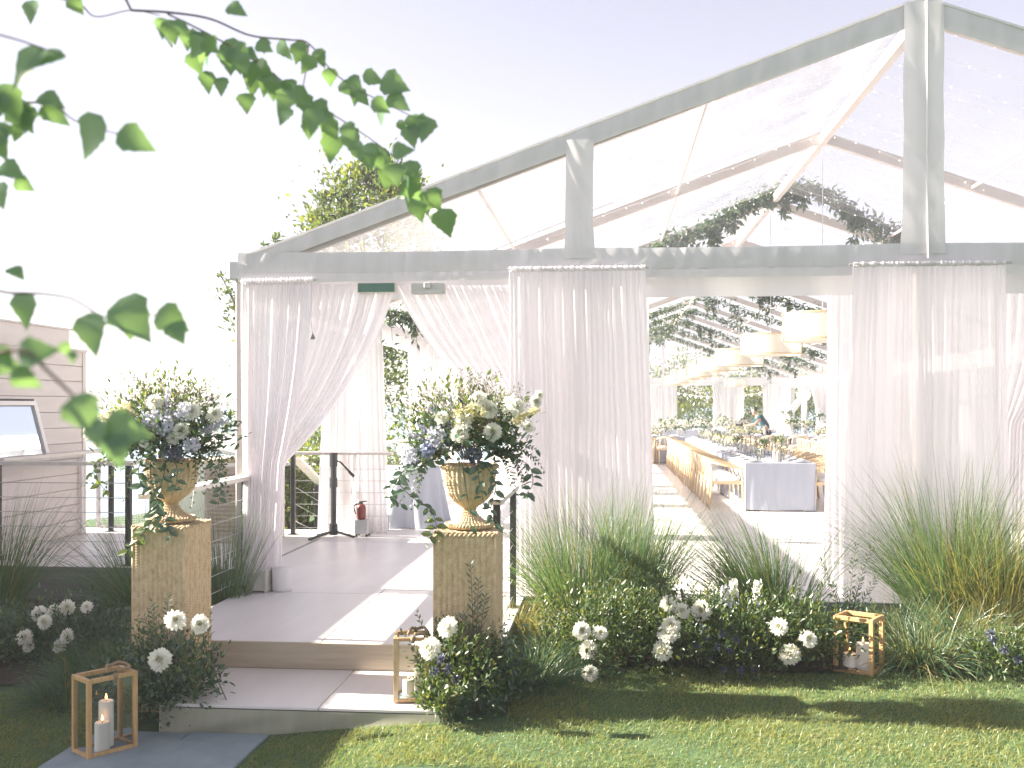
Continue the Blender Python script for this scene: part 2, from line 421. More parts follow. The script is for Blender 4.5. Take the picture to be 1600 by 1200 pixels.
    def leaves(self, C, A, Nn, L, W, shape='diamond', fold=0.18, droop=0.0):
        """leaf faces: C base points, A axis, Nn normals, L lengths, W widths"""
        C = np.asarray(C, float); n = len(C)
        A = A / (np.linalg.norm(A, axis=1)[:, None] + 1e-9)
        S = np.cross(A, Nn); S /= np.linalg.norm(S, axis=1)[:, None] + 1e-9
        U = np.cross(S, A)
        L = np.broadcast_to(np.asarray(L, float), (n,))[:, None]; W = np.broadcast_to(np.asarray(W, float), (n,))[:, None]
        if shape == 'diamond':
            V = np.stack([C, C + A*L*0.45 + S*W/2 + U*W*fold, C + A*L, C + A*L*0.45 - S*W/2 + U*W*fold], 1).reshape(-1, 3)
            b = np.arange(n)[:, None] * 4
            F = np.concatenate([b + np.array([[0,1,2]]), b + np.array([[0,2,3]])])
        else:   # oval with a midrib and a drooping tip
            dz = np.array([0, 0, -1.0]) * droop
            V = np.stack([C, C + A*L*0.28 + S*W*0.42 + U*W*fold, C + A*L*0.65 + S*W*0.40 + U*W*fold + dz*L*0.3, C + A*L + dz*L*0.8,
                          C + A*L*0.65 - S*W*0.40 + U*W*fold + dz*L*0.3, C + A*L*0.28 - S*W*0.42 + U*W*fold, C + A*L*0.45 + dz*L*0.1], 1).reshape(-1, 3)
            b = np.arange(n)[:, None] * 7
            F = np.concatenate([b + np.array([t]) for t in ([0,1,6],[1,2,6],[2,3,6],[3,4,6],[4,5,6],[5,0,6])])
        return self.add(V, F)
    def blades(self, B, D, L, W, droop, seg=6, lean=None, side=None):
        """grass blades: base points B, start directions D, lengths, widths and how strongly they arch over"""
        B = np.asarray(B, float); n = len(B)
        D = D / (np.linalg.norm(D, axis=1)[:, None] + 1e-9)
        L = np.asarray(L, float).reshape(-1, 1); W = np.asarray(W, float).reshape(-1, 1); droop = np.asarray(droop, float).reshape(-1, 1)
        H = D.copy(); H[:, 2] = 0; H /= np.linalg.norm(H, axis=1)[:, None] + 1e-6
        if side is None:
            side = np.cross(D, rng.normal(size=(n, 3))); side /= np.linalg.norm(side, axis=1)[:, None] + 1e-9
        P = []
        for i in range(seg + 1):
            t = i / seg
            p = B + D * L * t + (H * 0.35 - np.array([0, 0, 1.0])) * L * droop * t ** 2.4
            w = W * (1 - t ** 1.6) * 0.5
            if i == seg: P.append(p[:, None, :])
            else: P.append(np.stack([p - side * w, p + side * w], 1))
        V = np.concatenate(P, 1); m = V.shape[1]
        b = np.arange(n)[:, None] * m
        Fq = np.concatenate([b + np.array([[2*i, 2*i+1, 2*i+3, 2*i+2]]) for i in range(seg - 1)]) if seg > 1 else np.zeros((0, 4), int)
        Ft = b + np.array([[2*(seg-1), 2*(seg-1)+1, 2*seg]])
        V = V.reshape(-1, 3); off = self.n
        self.add(V, Fq if len(Fq) else Ft)
        if len(Fq):
            self.f.append(Ft + off); self.mi.append(np.full(len(Ft), self.cur, dtype=np.int32))
        return self
    def mesh(self, name, mats, smooth=False, shift=None):
        V = np.concatenate(self.v)
        if shift is not None: V = V - np.array(shift)
        me = bpy.data.meshes.new(name)
        loops = np.concatenate([f.ravel() for f in self.f]).astype(np.int32)
        tot = np.concatenate([np.full(len(f), f.shape[1], dtype=np.int32) for f in self.f])
        start = np.concatenate([[0], np.cumsum(tot)[:-1]]).astype(np.int32)
        me.vertices.add(len(V)); me.vertices.foreach_set('co', V.astype(np.float32).ravel())
        me.loops.add(len(loops)); me.loops.foreach_set('vertex_index', loops)
        me.polygons.add(len(tot)); me.polygons.foreach_set('loop_start', start)
        try: me.polygons.foreach_set('loop_total', tot)
        except Exception: pass
        for m in (mats if isinstance(mats, (list, tuple)) else [mats]): me.materials.append(m)
        mi = np.concatenate(self.mi)
        if mi.any(): me.polygons.foreach_set('material_index', mi)
        me.polygons.foreach_set('use_smooth', np.full(len(tot), bool(smooth)))
        me.update(calc_edges=True)
        me.validate()
        return me

def tag(o, label=None, cat=None, group=None, kind=None):
    if label: o['label'] = label
    if cat: o['category'] = cat
    if group: o['group'] = group
    if kind: o['kind'] = kind
    return o
def thing(name, loc, label, cat, group=None, kind=None, rz=0.0):
    o = bpy.data.objects.new(name, None); o.empty_display_size = 0.1
    o.location = loc; o.rotation_euler = (0, 0, rz); COL.objects.link(o)
    return tag(o, label, cat, group, kind)
def root_of(o):
    p = Vector((0, 0, 0))
    while o is not None:
        p += o.location; o = o.parent
    return p
def part(name, mb, mat, parent, world=True, smooth=False, label=None, kind=None, loc=None, rot=None):
    """a mesh under its thing; world=True means mb holds world coordinates (only for things that are not turned)"""
    if isinstance(mb, bpy.types.Mesh): me = mb
    else: me = mb.mesh(name, mat, smooth, root_of(parent) if world else None)
    o = bpy.data.objects.new(name, me); o.parent = parent; COL.objects.link(o)
    if loc is not None: o.location = loc
    if rot is not None: o.rotation_euler = rot
    if label: o['label'] = label
    if kind: o['kind'] = kind
    return o
def single(name, mb, mat, label=None, cat=None, group=None, kind=None, smooth=False):
    """a thing that is one mesh; its origin goes to the middle of its foot"""
    V = np.concatenate(mb.v)
    c = np.array([(V[:,0].min() + V[:,0].max()) / 2, (V[:,1].min() + V[:,1].max()) / 2, V[:,2].min()])
    o = bpy.data.objects.new(name, mb.mesh(name, mat, smooth, c)); o.location = c; COL.objects.link(o)
    return tag(o, label, cat, group, kind)
def kids(o): return [c for c in COL.objects if c.parent is o]
KID = {}
def copy_tree(o, parent=None):
    c = o.copy(); COL.objects.link(c)
    if parent is not None: c.parent = parent
    for ch in KID.get(o.name) or KID.setdefault(o.name, list(o.children)):
        copy_tree(ch, c)
    return c
def place(me, name, loc, label=None, cat=None, group=None, rz=0.0, rot=None, scale=1.0, parent=None, kind=None):
    o = bpy.data.objects.new(name, me); o.location = loc
    o.rotation_euler = rot if rot is not None else (0, 0, rz)
    o.scale = (scale,) * 3 if np.isscalar(scale) else scale
    if parent is not None: o.parent = parent
    COL.objects.link(o)
    return tag(o, label, cat, group, kind)
def unit(n):
    v = rng.normal(size=(n, 3)); return v / np.linalg.norm(v, axis=1)[:, None]
def smooth(a, b, x):
    t = np.clip((np.asarray(x, float) - a) / (b - a), 0, 1); return t * t * (3 - 2 * t)
def bez(p0, p1, p2, n=10):
    t = np.linspace(0, 1, n)[:, None]
    return (1-t)**2*np.array(p0) + 2*t*(1-t)*np.array(p1) + t*t*np.array(p2)
def spline(pts, n=8):
    """smooth curve through points"""
    P = np.array(pts, float); P = np.vstack([2*P[0]-P[1], P, 2*P[-1]-P[-2]]); out = []
    for i in range(1, len(P) - 2):
        t = np.linspace(0, 1, n, endpoint=False)[:, None]
        a, b, c, d = P[i-1], P[i], P[i+1], P[i+2]
        out.append(0.5*((2*b) + (-a+c)*t + (2*a-5*b+4*c-d)*t**2 + (-a+3*b-3*c+d)*t**3))
    out.append(P[-2][None])
    return np.concatenate(out)
def vnoise(x, seed=0):
    """smooth 1-D noise in -1..1"""
    r = np.random.default_rng(seed).uniform(-1, 1, 512)
    x = np.asarray(x, float); i = np.floor(x).astype(int); f = x - i; f = f*f*(3-2*f)
    return r[i % 512]*(1-f) + r[(i+1) % 512]*f
def foliage(mb, center, rad, n, ls, wr=0.5, clump=26, up=0.35, shape='diamond', shell=0.55, flat=0.0, zmin=None, spread=0.30):
    """leaf clumps spread through an uneven ellipsoid"""
    center = np.array(center, float); rad = np.array(rad, float)
    k = max(3, n // clump)
    u = unit(k); u[:, 2] = np.abs(u[:, 2]) * (1 - flat) + u[:, 2] * flat
    cr = (shell + (1 - shell) * rng.random(k) ** 0.6)[:, None]
    lump = (0.82 + 0.30 * rng.random(k))[:, None]
    cc = center + u * rad * cr * lump
    idx = rng.integers(0, k, n)
    off = rng.normal(size=(n, 3)) * rad.mean() * spread * (0.55 + 0.6 * rng.random((k, 1)))[idx]
    C = cc[idx] + off
    if zmin is not None:
        bad = C[:, 2] < zmin; C[bad, 2] = zmin + rng.random(bad.sum()) * 0.08
    A = (C - center) / rad * 0.6 + unit(n) * 0.8 + np.array([0, 0, up])
    Nn = unit(n) * 0.7 + np.array([0, 0, 1.0])
    l = ls * (0.6 + 0.7 * rng.random(n))
    return mb.leaves(C, A, Nn, l, l * wr * (0.8 + 0.4 * rng.random(n)), shape)
def gz(x, y):
    """height of the ground"""
    x = np.asarray(x, float); y = np.asarray(y, float)
    h = 0.12 * smooth(-2.3, -0.85, x) * (1 - smooth(10, 20, y))
    s = smooth(0, 34, -x - 8.5 + 0.45 * np.maximum(0, y - 17) - 1.2 * np.maximum(0, x + 3))
    far = smooth(70, 190, np.hypot(x, y))
    return h - 15.0 * np.maximum(s, far)

# ================================================================== SETTING: ground, lawn, path, deck, sea
G = 9.03                      # the gable of the tent stands at this distance
DZ = 0.36                     # floor level of the deck
XL, XR, XM = -3.33, 8.66, 2.665
EAVE, RIDGE = 3.32, 5.46
BAY, NB = 4.1, 10
YF = G + BAY * NB

mb = MB()
ax = np.unique(np.concatenate([-np.geomspace(6, 260, 40), np.linspace(-6, 9, 61), np.geomspace(9.5, 260, 36)]))
ay = np.unique(np.concatenate([np.linspace(-30, 4, 12), np.linspace(4, 12, 45), np.geomspace(12.3, 330, 60)]))
gx, gy = np.meshgrid(ax, ay, indexing='ij')
V = np.stack([gx, gy, gz(gx, gy)], -1).reshape(-1, 3)
i, j = np.meshgrid(np.arange(len(ax) - 1), np.arange(len(ay) - 1), indexing='ij')
a = (i * len(ay) + j).ravel()
mb.add(V, np.stack([a, a + len(ay), a + len(ay) + 1, a + 1], 1))
o = single('ground', mb, M['turf'], kind='structure', smooth=True)
mb = MB().box((-9000, -300, -14.4), (9000, 12000, -14.0))
single('sea', mb, M['sea'], kind='structure')

# lawn blades: mown turf in front of the beds and left of the path
def lawn_ok(x, y):
    path = (x > -3.16) & (x < -2.02) & (y < 6.12)
    step = (x > -3.25) & (x < -0.62) & (y > 6.02)
    bed = (x >= -0.9) & (y > 7.40 + 0.06 * np.sin(x * 3.1) + 0.10 * np.clip(x - 1.2, 0, 2))
    bedl = (x < -2.6) & (y > 6.45 + 0.45 * (np.clip(-x, 2.6, 3.6) - 2.6))
    return ~(path | step | bed | bedl)
mb = MB()
def turf(n, x0, x1, y0, y1, lmin, lmax, w):
    x = rng.uniform(x0, x1, n); y = y0 + (y1 - y0) * rng.random(n)
    ok = lawn_ok(x, y); x, y = x[ok], y[ok]; n = len(x)
    patch = vnoise(x * 2.3 + 31 + vnoise(y * 1.7, 3) * 2, 5) * 0.5 + vnoise(y * 3.1 + 50 + x * 0.7, 8) * 0.5
    B = np.stack([x, y, gz(x, y) - 0.004], 1)
    az = rng.uniform(0, 2*np.pi, n) ; tilt = rng.uniform(0.1, 0.95, n)
    D = np.stack([np.cos(az)*tilt + 0.28, np.sin(az)*tilt, np.ones(n)], 1)
    L = (lmin + (lmax - lmin) * rng.random(n)) * (1 + 0.55 * patch)
    mb.blades(B, D, L, w * (0.7 + 0.6 * rng.random(n)), rng.uniform(0.1, 0.7, n), seg=2)
turf(150000, -4.2, 5.6, 5.3, 7.8, 0.026, 0.066, 0.0042)
turf(26000, -7.5, -2.5, 7.0, 10.0, 0.03, 0.07, 0.006)
single('lawn_grass', mb, M['lawn'], 'short mown green lawn grass in front of the flower beds', 'grass', kind='stuff')

# planting bed soil
mb = MB()
def bed_sheet(u, v):
    x = -0.72 + u * 7.0; y0 = 7.40 + 0.06 * np.sin(x * 3.1) + 0.10 * np.clip(x - 1.2, 0, 2); y = y0 + v * (8.93 - y0)
    return x, y, gz(x, y) + 0.02 + 0.05 * np.sin(np.pi * v) + 0.02 * np.sin(x * 9) * np.sin(y * 7)
mb.grid(bed_sheet, 60, 16)
def bed_sheet2(u, v):
    x = -7.2 + u * 3.94; y0 = 6.5 + 0.45 * (np.clip(-x, 2.6, 3.6) - 2.6); y = y0 + v * (10.05 - y0)
    return x, y, gz(x, y) + 0.02 + 0.04 * np.sin(np.pi * v)
mb.grid(bed_sheet2, 30, 16)
single('flower_bed_soil', mb, M['soil'], kind='structure')

# bluestone path, each slab its own piece
path = thing('path', (-2.58, 5.3, 0), None, None, kind='structure')
slabs = [(-3.12, -2.545, 5.885, 6.045), (-2.535, -2.045, 5.885, 6.045), (-3.12, -2.045, 5.03, 5.875), (-3.12, -2.7, 4.2, 5.02), (-2.69, -2.045, 4.2, 5.02)]
for k, (x0, x1, y0, y1) in enumerate(slabs):
    t = 0.006 * ((k * 7) % 3)
    part('paver', MB().box((x0, y0, -0.05), (x1, y1, 0.014 + t), 0.006), M['bluestone'], path)

# deck: carrier slab plus floor boards, each board a piece
deck = thing('deck', (XM, G, 0), None, None, kind='structure')
base = MB()
base.box((XL - 0.25, 8.93, -0.3), (XR + 0.3, YF + 0.6, DZ - 0.022))
base.box((-3.25, 7.0, -0.3), (-0.72, 8.926, DZ - 0.022))
base.box((-9.0, 10.1, -0.3), (XL - 0.256, 13.35, DZ - 0.022))
part('deck_base', base, M['fascia'], deck)
board_meshes = {}
def board(x0, x1, y0, y1, g=0.004):
    key = (round(x1 - x0, 3), round(y1 - y0, 3))
    if key not in board_meshes:
        b = MB().box((-key[0]/2 + g, -key[1]/2 + g, -0.021), (key[0]/2 - g, key[1]/2 - g, 0.0), 0.002)
        board_meshes[key] = b.mesh('floor_board', M['deck'])
    l = Vector(((x0+x1)/2 - XM, (y0+y1)/2 - G, DZ + random.uniform(-0.0012, 0.0012)))
    place(board_meshes[key], 'floor_board', l, parent=deck)
for (x0, x1) in ((-3.25, -2.0), (-2.0, -0.72)):
    board(x0, x1, 6.985, 8.83)
nb = 0
xs = [-3.56, -2.0, -0.55, 0.9, 2.35, 3.8, 5.25, 6.7, 8.9]
ys = [8.83, 10.42, 12.2, 14.0, 15.8, 17.6, 19.4, 21.8, 24.2, 26.6, 29.0, 32.0, 36.0, 40.0, 45.0, YF + 0.5]
for i in range(len(xs) - 1):
    for j in range(len(ys) - 1):
        board(xs[i], xs[i+1], ys[j], ys[j+1])
for (x0, x1) in ((-9.0, -7.2), (-7.2, -5.4), (-5.4, -3.6)):
    for (y0, y1) in ((10.05, 11.7), (11.7, 13.35)):
        board(x0, x1, y0, y1)
for (x0, x1) in ((-3.25, -1.27), (-1.27, -0.72)):       # riser boards of the deck edge at the steps
    part('riser_board', MB().box((x0 + 0.002, 6.962, 0.178), (x1 - 0.002, 6.983, DZ - 0.001), 0.002), M['riser'], deck)
part('edge_board', MB().box((-9.0, 10.028, 0.02), (XL - 0.26, 10.046, DZ - 0.004)), M['fascia'], deck)
part('edge_board', MB().box((-0.71, 8.80, 0.0), (XR + 0.2, 8.826, DZ - 0.004)), M['fascia'], deck)

# entrance step with its skirt of beige vinyl
step = thing('entrance_step', (-1.97, 6.5, 0), 'wide low step with pale treads and a beige vinyl skirt below the deck', 'step')
SX0, SX1 = -2.735, -0.985
for (x0, x1, y0) in ((SX0, -1.75, 6.075), (-1.75, SX1, 6.075), (SX1, -0.72, 6.46)):
    part('tread_board', MB().box((x0 + 0.002, y0, 0.158), (x1 - 0.002, 6.96, 0.178), 0.003), M['deck'], step)
def skirt(u, v):
    x = SX0 + (SX1 - SX0) * u; z = 0.156 - v * 0.165
    w = 0.012 * np.sin(x * 5 + 2 * v) + 0.018 * np.sin(x * 2.3 + 3.5 * v + 1) + 0.01 * np.sin(x * 11 + v * 6)
    return x, 6.07 - v * (0.022 + w) - 0.006 * np.sin(v * np.pi), z
part('skirt', MB().grid(skirt, 90, 14), M['skirt'], step, smooth=True)
part('side_board', MB().box((SX0 - 0.02, 6.08, 0), (SX0 - 0.002, 6.96, 0.176)), M['riser'], step)
part('side_board', MB().box((SX1 + 0.002, 6.08, 0), (SX1 + 0.02, 6.458, 0.176)), M['riser'], step)

# ================================================================== TENT
tent = thing('event_tent', (XM, G, DZ), 'large clear top frame tent with white vinyl gable bands over the deck', 'tent')
slope = (RIDGE - EAVE) / (XM - XL)
def roof_z(x): return EAVE + slope * ((XM - XL) - np.abs(np.asarray(x) - XM))
for n in range(NB + 1):
    y = G + BAY * n + (0.06 if n == 0 else 0)
    for s in (-1, 1):
        x0 = XL if s < 0 else XR
        m_ = MB().bar((x0, y, EAVE - 0.09), (XM, y, RIDGE - 0.09), 0.075 if n else 0.05, 0.13)
        part('rafter', m_, M['alu'], tent)
        part('leg', MB().box((x0 - 0.045, y - 0.05, DZ), (x0 + 0.045, y + 0.05, EAVE - 0.16), 0.008), M['alu'], tent)
part('ridge_beam', MB().box((XM - 0.04, G + 0.1, RIDGE - 0.19), (XM + 0.04, YF - 0.1, RIDGE - 0.07)), M['alu'], tent)
for s in (-1, 1):
    x0 = XL if s < 0 else XR
    part('eave_beam', MB().box((x0 - 0.04, G + 0.1, EAVE - 0.20), (x0 + 0.04, YF - 0.1, EAVE - 0.08)), M['alu'], tent)
    for q in (0.36, 0.70):
        xq = x0 + (XM - x0) * q
        part('purlin', MB().tube([(xq, G + 0.1, roof_z(xq) - 0.12), (xq, YF - 0.1, roof_z(xq) - 0.12)], 0.02, 6), M['alu'], tent)
# clear roof, one panel for each bay and side
for n in range(NB):
    y0 = G + BAY * n
    for s in (-1, 1):
        x0 = XL - 0.05 if s < 0 else XR + 0.05
        def rf(u, v, y0=y0, x0=x0, s=s, n=n):
            x = x0 + (XM - x0) * u; y = y0 + 0.02 + (BAY - 0.04) * v
            sag = -0.05 * np.sin(np.pi * v) * np.sin(np.pi * u) + 0.008 * np.sin(u * 40 + n) * np.sin(np.pi * v) + 0.006 * vnoise(v * 9 + u * 3 + n * 7, 11)
            return x, y, roof_z(x) + 0.012 + sag
        part('roof_panel', MB().grid(rf, 40, 14), M['clear'], tent, smooth=True)
# front gable: wrinkled bands of white vinyl with clear windows between
posts_x = [XL, -0.25, XM, 5.75, XR]
def band(x0, z0a, z0b, x1, z1a, z1b, seed, thick=0.012, amp=0.006, wr=26, yo=0.0, nu=60, nv=8, sag=0.0):
    """a strip from x0 (z0a..z0b) to x1 (z1a..z1b), puckered across its length"""
    m_ = MB()
    def f(u, v, back=0.0):
        x = x0 + (x1 - x0) * u
        za = z0a + (z1a - z0a) * u; zb = z0b + (z1b - z0b) * u
        L = math.hypot(x1 - x0, z1a - z0a)
        uu = u * L
        pk = amp * (np.sin(uu * wr + v * 1.4 + vnoise(uu * 5, seed) * 2.0) * (0.4 + 0.6 * np.abs(vnoise(uu * 3, seed + 1)))) * (1 - 0.5 * v)
        z = za + (zb - za) * v - sag * 4 * u * (1 - u)
        return x, G - 0.03 + yo - pk - amp * 0.8 * np.sin(np.pi * v) + back, z
    m_.grid(lambda u, v: f(u, v), nu, nv)
    m_.grid(lambda u, v: f(1 - u, v, thick), nu, nv)
    return m_
for s in (-1, 1):
    xe = XL if s < 0 else XR
    part('gable_band', band(xe, EAVE + 0.02, EAVE - 0.115, XM, RIDGE + 0.02, RIDGE - 0.19, 3 + s, amp=0.011, wr=19, nu=260), M['vinyl'], tent, smooth=True)
    # roof edge lip
    part('roof_edge', MB().bar((xe, G - 0.02, EAVE + 0.025), (XM, G - 0.02, RIDGE + 0.025), 0.05, 0.018), M['liner'], tent)
for k in range(4):
    a, b = posts_x[k], posts_x[k + 1]
    part('valance_band', band(a, EAVE + 0.075, EAVE - 0.105, b, EAVE + 0.075, EAVE - 0.105, 21 + k, amp=0.009, wr=27, yo=-0.012, nu=190, sag=0.012), M['vinyl'], tent, smooth=True)
    part('valance_hem', band(a, EAVE - 0.10, EAVE - 0.185, b, EAVE - 0.10, EAVE - 0.185, 31 + k, amp=0.006, wr=44, yo=-0.006, nu=150, sag=0.012), M['liner'], tent, smooth=True)
for k, (xc, w) in enumerate(((-0.25, 0.24), (XM, 0.33), (5.75, 0.24))):
    zt = float(roof_z(xc)) - 0.08 if k != 1 else RIDGE - 0.02
    def mast(u, v, xc=xc, w=w, zt=zt, k=k):
        z = EAVE - 0.02 + (zt - EAVE + 0.02) * u
        wob = 0.012 * vnoise(z * 3 + k * 9, 5) + 0.02 * np.exp(-(u) * 6) * np.sign(v - 0.5)
        return xc + (v - 0.5) * w * (1 + 0.10 * np.exp(-u * 7)) + wob * 0.5, G - 0.05 - 0.014 * np.sin(np.pi * v) - 0.010 * vnoise(z * 7 + v * 3, 15 + k) - (0.012 * np.abs(v - 0.5) if k == 1 else 0), z
    part('mast_band', MB().grid(mast, 60, 12), M['vinyl'], tent, smooth=True)
    part('leg', MB().box((xc - 0.05, G + 0.0, DZ), (xc + 0.05, G + 0.10, EAVE + 0.0), 0.008), M['alu'], tent)
    part('mast', MB().box((xc - 0.04, G + 0.02, EAVE), (xc + 0.04, G + 0.09, zt - 0.02), 0.006), M['alu'], tent)
part('mast_seam', MB().tube([(XM + 0.02, G - 0.075, RIDGE), (XM + 0.022, G - 0.08, 4.2), (XM + 0.03, G - 0.08, EAVE - 0.06)], 0.008, 6), M['white_paint'], tent)
def gwin(xa, xb):
    def f(u, v):
        x = xa + (xb - xa) * u; zt = roof_z(x) - 0.06; zb = EAVE + 0.0
        return x, G + 0.004 + 0.012 * np.sin(x * 4 + v * 3) * np.sin(np.pi * v), zb + (zt - zb) * v
    return f
for k in range(4):
    part('gable_window', MB().grid(gwin(posts_x[k], posts_x[k+1]), 30, 14), M['clear'], tent, smooth=True)
# corner plates, brace wires
part('corner_plate', MB().box((XL - 0.09, G - 0.05, EAVE - 0.17), (XL + 0.01, G + 0.06, EAVE - 0.0), 0.01), M['steel'], tent)
for (p, q) in (((XL + 1.9, G + 0.2, EAVE - 0.05), (XL + 3.4, G + BAY - 0.3, 4.55)), ((XL + 3.2, G + 0.3, 4.5), (XL + 1.2, G + BAY - 0.1, EAVE + 0.42)),
               ((XR - 0.6, G + 0.2, EAVE), (XM + 2.2, G + BAY, 4.9))):
    part('brace_wire', MB().tube([p, q], 0.006, 5), M['wire'], tent)
# inside header cloths: back of the gable, side valances, far gable
def strip(p0, p1, z0, z1, seed, amp=0.012, fr=7):
    p0 = np.array(p0); p1 = np.array(p1); L = np.linalg.norm(p1 - p0); nrm = np.array([-(p1-p0)[1], (p1-p0)[0]]) / L
    def f(u, v):
        w = amp * np.sin(u * L * fr + seed) * (0.4 + v)
        return p0[0] + (p1-p0)[0]*u + nrm[0]*w, p0[1] + (p1-p0)[1]*u + nrm[1]*w, z0 + (z1 - z0)*v
    return MB().grid(f, int(L * 9) + 4, 6)
part('inner_header', strip((XL + 0.05, G + 0.16), (XR - 0.05, G + 0.16), EAVE - 0.02, EAVE - 0.345, 1), M['liner'], tent, smooth=True)
for s, x0 in ((-1, XL + 0.06), (1, XR - 0.06)):
    part('side_valance', strip((x0, G + 0.2), (x0, YF - 0.2), EAVE - 0.04, EAVE - 0.42, 2 + s), M['liner'], tent, smooth=True)
    part('side_valance', strip((x0 - 0.11 * -s, G + 0.05), (x0 - 0.11 * -s, YF - 0.05), EAVE + 0.0, EAVE - 0.27, 5 + s), M['liner'], tent, smooth=True)
part('far_header', strip((XL, YF - 0.05), (XR, YF - 0.05), EAVE + 0.05, EAVE - 0.34, 4), M['liner'], tent, smooth=True)
for s in (-1, 1):
    xe = XL if s < 0 else XR
    part('far_gable_band', MB().bar((xe, YF, EAVE - 0.05), (XM, YF, RIDGE - 0.05), 0.02, 0.2), M['vinyl'], tent)
for xc in (-0.25, XM, 5.75):
    part('far_mast', MB().box((xc - 0.06, YF - 0.05, EAVE), (xc + 0.06, YF + 0.01, float(roof_z(xc)) - 0.1)), M['vinyl'], tent)
for k in range(4):
    def fw(u, v, xa=posts_x[k], xb=posts_x[k+1]):
        x = xa + (xb - xa) * u; zt = roof_z(x) - 0.1
        return x, YF + 0.03 + 0 * u, EAVE + (zt - EAVE) * v
    part('far_gable_window', MB().grid(fw, 8, 4), M['clear'], tent, smooth=True)

# ================================================================== CURTAINS
def panel(xa, xb, xa1, xb1, y, zt, zb, pleats, seed, amp=0.045, gather=0.05, nu=None, nv=26, header=True, along='x'):
    """a hanging pleated curtain from xa..xb on the rod to xa1..xb1 at the floor"""
    nu = nu or int(pleats * 7)
    def f(u, v):
        ph = 2*np.pi*pleats*(u + 0.040*vnoise(u*9, seed) + 0.012*vnoise(u*23, seed+6) + 0.010*vnoise(u*6 + v*2.0, seed+1))
        am = amp * (0.25 + 0.75*np.abs(vnoise(u*13, seed+2))) * (0.35 + 0.65*smooth(0.0, 0.12, v)) * (0.8 + 0.35*v)
        fine = 0.22*amp*np.sin(ph*2.7 + 3*v) * (1 - 0.75*smooth(0.02, 0.45, v))
        x = (xa + (xb - xa)*u)*(1 - v) + (xa1 + (xb1 - xa1)*u)*v + 0.010*np.sin(v*5 + u*9 + seed) * v
        z = zt + (zb - zt)*v
        yy = y + am*np.sin(ph) + fine + 0.03*v*vnoise(u*3, seed+4)
        return (x, yy, z) if along == 'x' else (yy, x, z)
    m_ = MB().grid(f, nu, nv)
    if header:
        def h(u, v):
            ph = 2*np.pi*pleats*2.6*(u + 0.03*vnoise(u*9, seed))
            a2 = v*2*np.pi
            rr = 0.017 + 0.0028*np.sin(ph) + 0.004*vnoise(u*70, seed)
            x = xa + (xb - xa)*u
            yy = y + rr*np.cos(a2); z = zt + 0.004 + 1.25*rr*np.sin(a2)
            return (x, yy, z) if along == 'x' else (yy, x, z)
        m_.grid(h, nu, 9)
    return m_
def curtain(label, mb_, rod=None, mat='sheer', group=None, name='curtain'):
    V = np.concatenate(mb_.v); c = (float(V[:,0].mean()), float(V[:,1].mean()), float(V[:,2].min()))
    t = thing(name, c, label, 'curtain', group)
    part('drape', mb_, M[mat], t, smooth=True)
    if rod is not None: part('rod', MB().tube(rod, 0.010, 6), M['steel'], t)
    return t
yc = G - 0.14
curtain('wide sheer white curtain hung between the entrance and the view of the tables', panel(-0.86, 0.32, -0.84, 0.42, yc, 3.195, 0.37, 22, 41, amp=0.013), [(-0.88, yc, 3.2), (0.35, yc, 3.2)])
curtain('wide sheer white curtain in front of the ridge mast, right of the blue table', panel(2.06, 3.30, 1.98, 3.34, yc, 3.20, 0.37, 23, 52, amp=0.013), [(2.03, yc, 3.205), (3.35, yc, 3.205)])
# second layer behind each, seen at the edges
curtain('inner sheer curtain peeking out left of the ridge mast curtain', panel(1.93, 2.5, 1.90, 2.5, G + 0.24, 3.08, 0.37, 9, 57, amp=0.015, header=False))
curtain('inner sheer curtain behind the wide one by the gable post', panel(-0.8, 0.36, -0.8, 0.40, G + 0.24, 3.08, 0.37, 18, 58, amp=0.015, header=False))

def swag(top, mid, tie, foot, seed, pleats=13, amp=0.04, ysh=0.0, nv1=26, nv2=16, nu=110):
    """a curtain pulled to one side: each triple runs from its outer (u=0) to its inner (u=1) edge; (x, y, z)"""
    t0, t1 = map(np.array, top); m0, m1 = map(np.array, mid); c0, c1 = map(np.array, tie); f0, f1 = map(np.array, foot)
    def lerp(a, b, u): return a + (b - a) * u[..., None]
    def f(u, v):
        T, Mi, C, F_ = lerp(t0, t1, u), lerp(m0, m1, u), lerp(c0, c1, u), lerp(f0, f1, u)
        vv = v[..., None]; s = 0.62
        t = np.clip(vv / s, 0, 1); w = np.clip((vv - s) / (1 - s), 0, 1)
        P = (1-t)**2*T + 2*t*(1-t)*Mi + t*t*C
        P = np.where(vv > s, C + (F_ - C)*w, P)
        ph = 2*np.pi*pleats*(u + 0.025*vnoise(u*8, seed) + 0.01*vnoise(u*5 + v*2, seed+1))
        am = amp*(0.5 + 0.5*np.abs(vnoise(u*11, seed+2)))*(0.3 + 0.7*smooth(0, 0.15, v))
        y = P[..., 1] + am*np.sin(ph) + 0.25*amp*np.sin(ph*2.3 + v*4)*(1 - smooth(0.1, 0.5, v))
        z = P[..., 2] - 0.012*np.abs(np.sin(ph))*smooth(0.1, 0.5, v)*(1-smooth(0.6, 0.7, v))
        return P[..., 0], y, z
    return MB().grid(f, nu, nv1 + nv2)
yA = G - 0.10
def gp(px, py, y=yA):
    p = at_y(px, py, y); return (p.x, y, p.z)
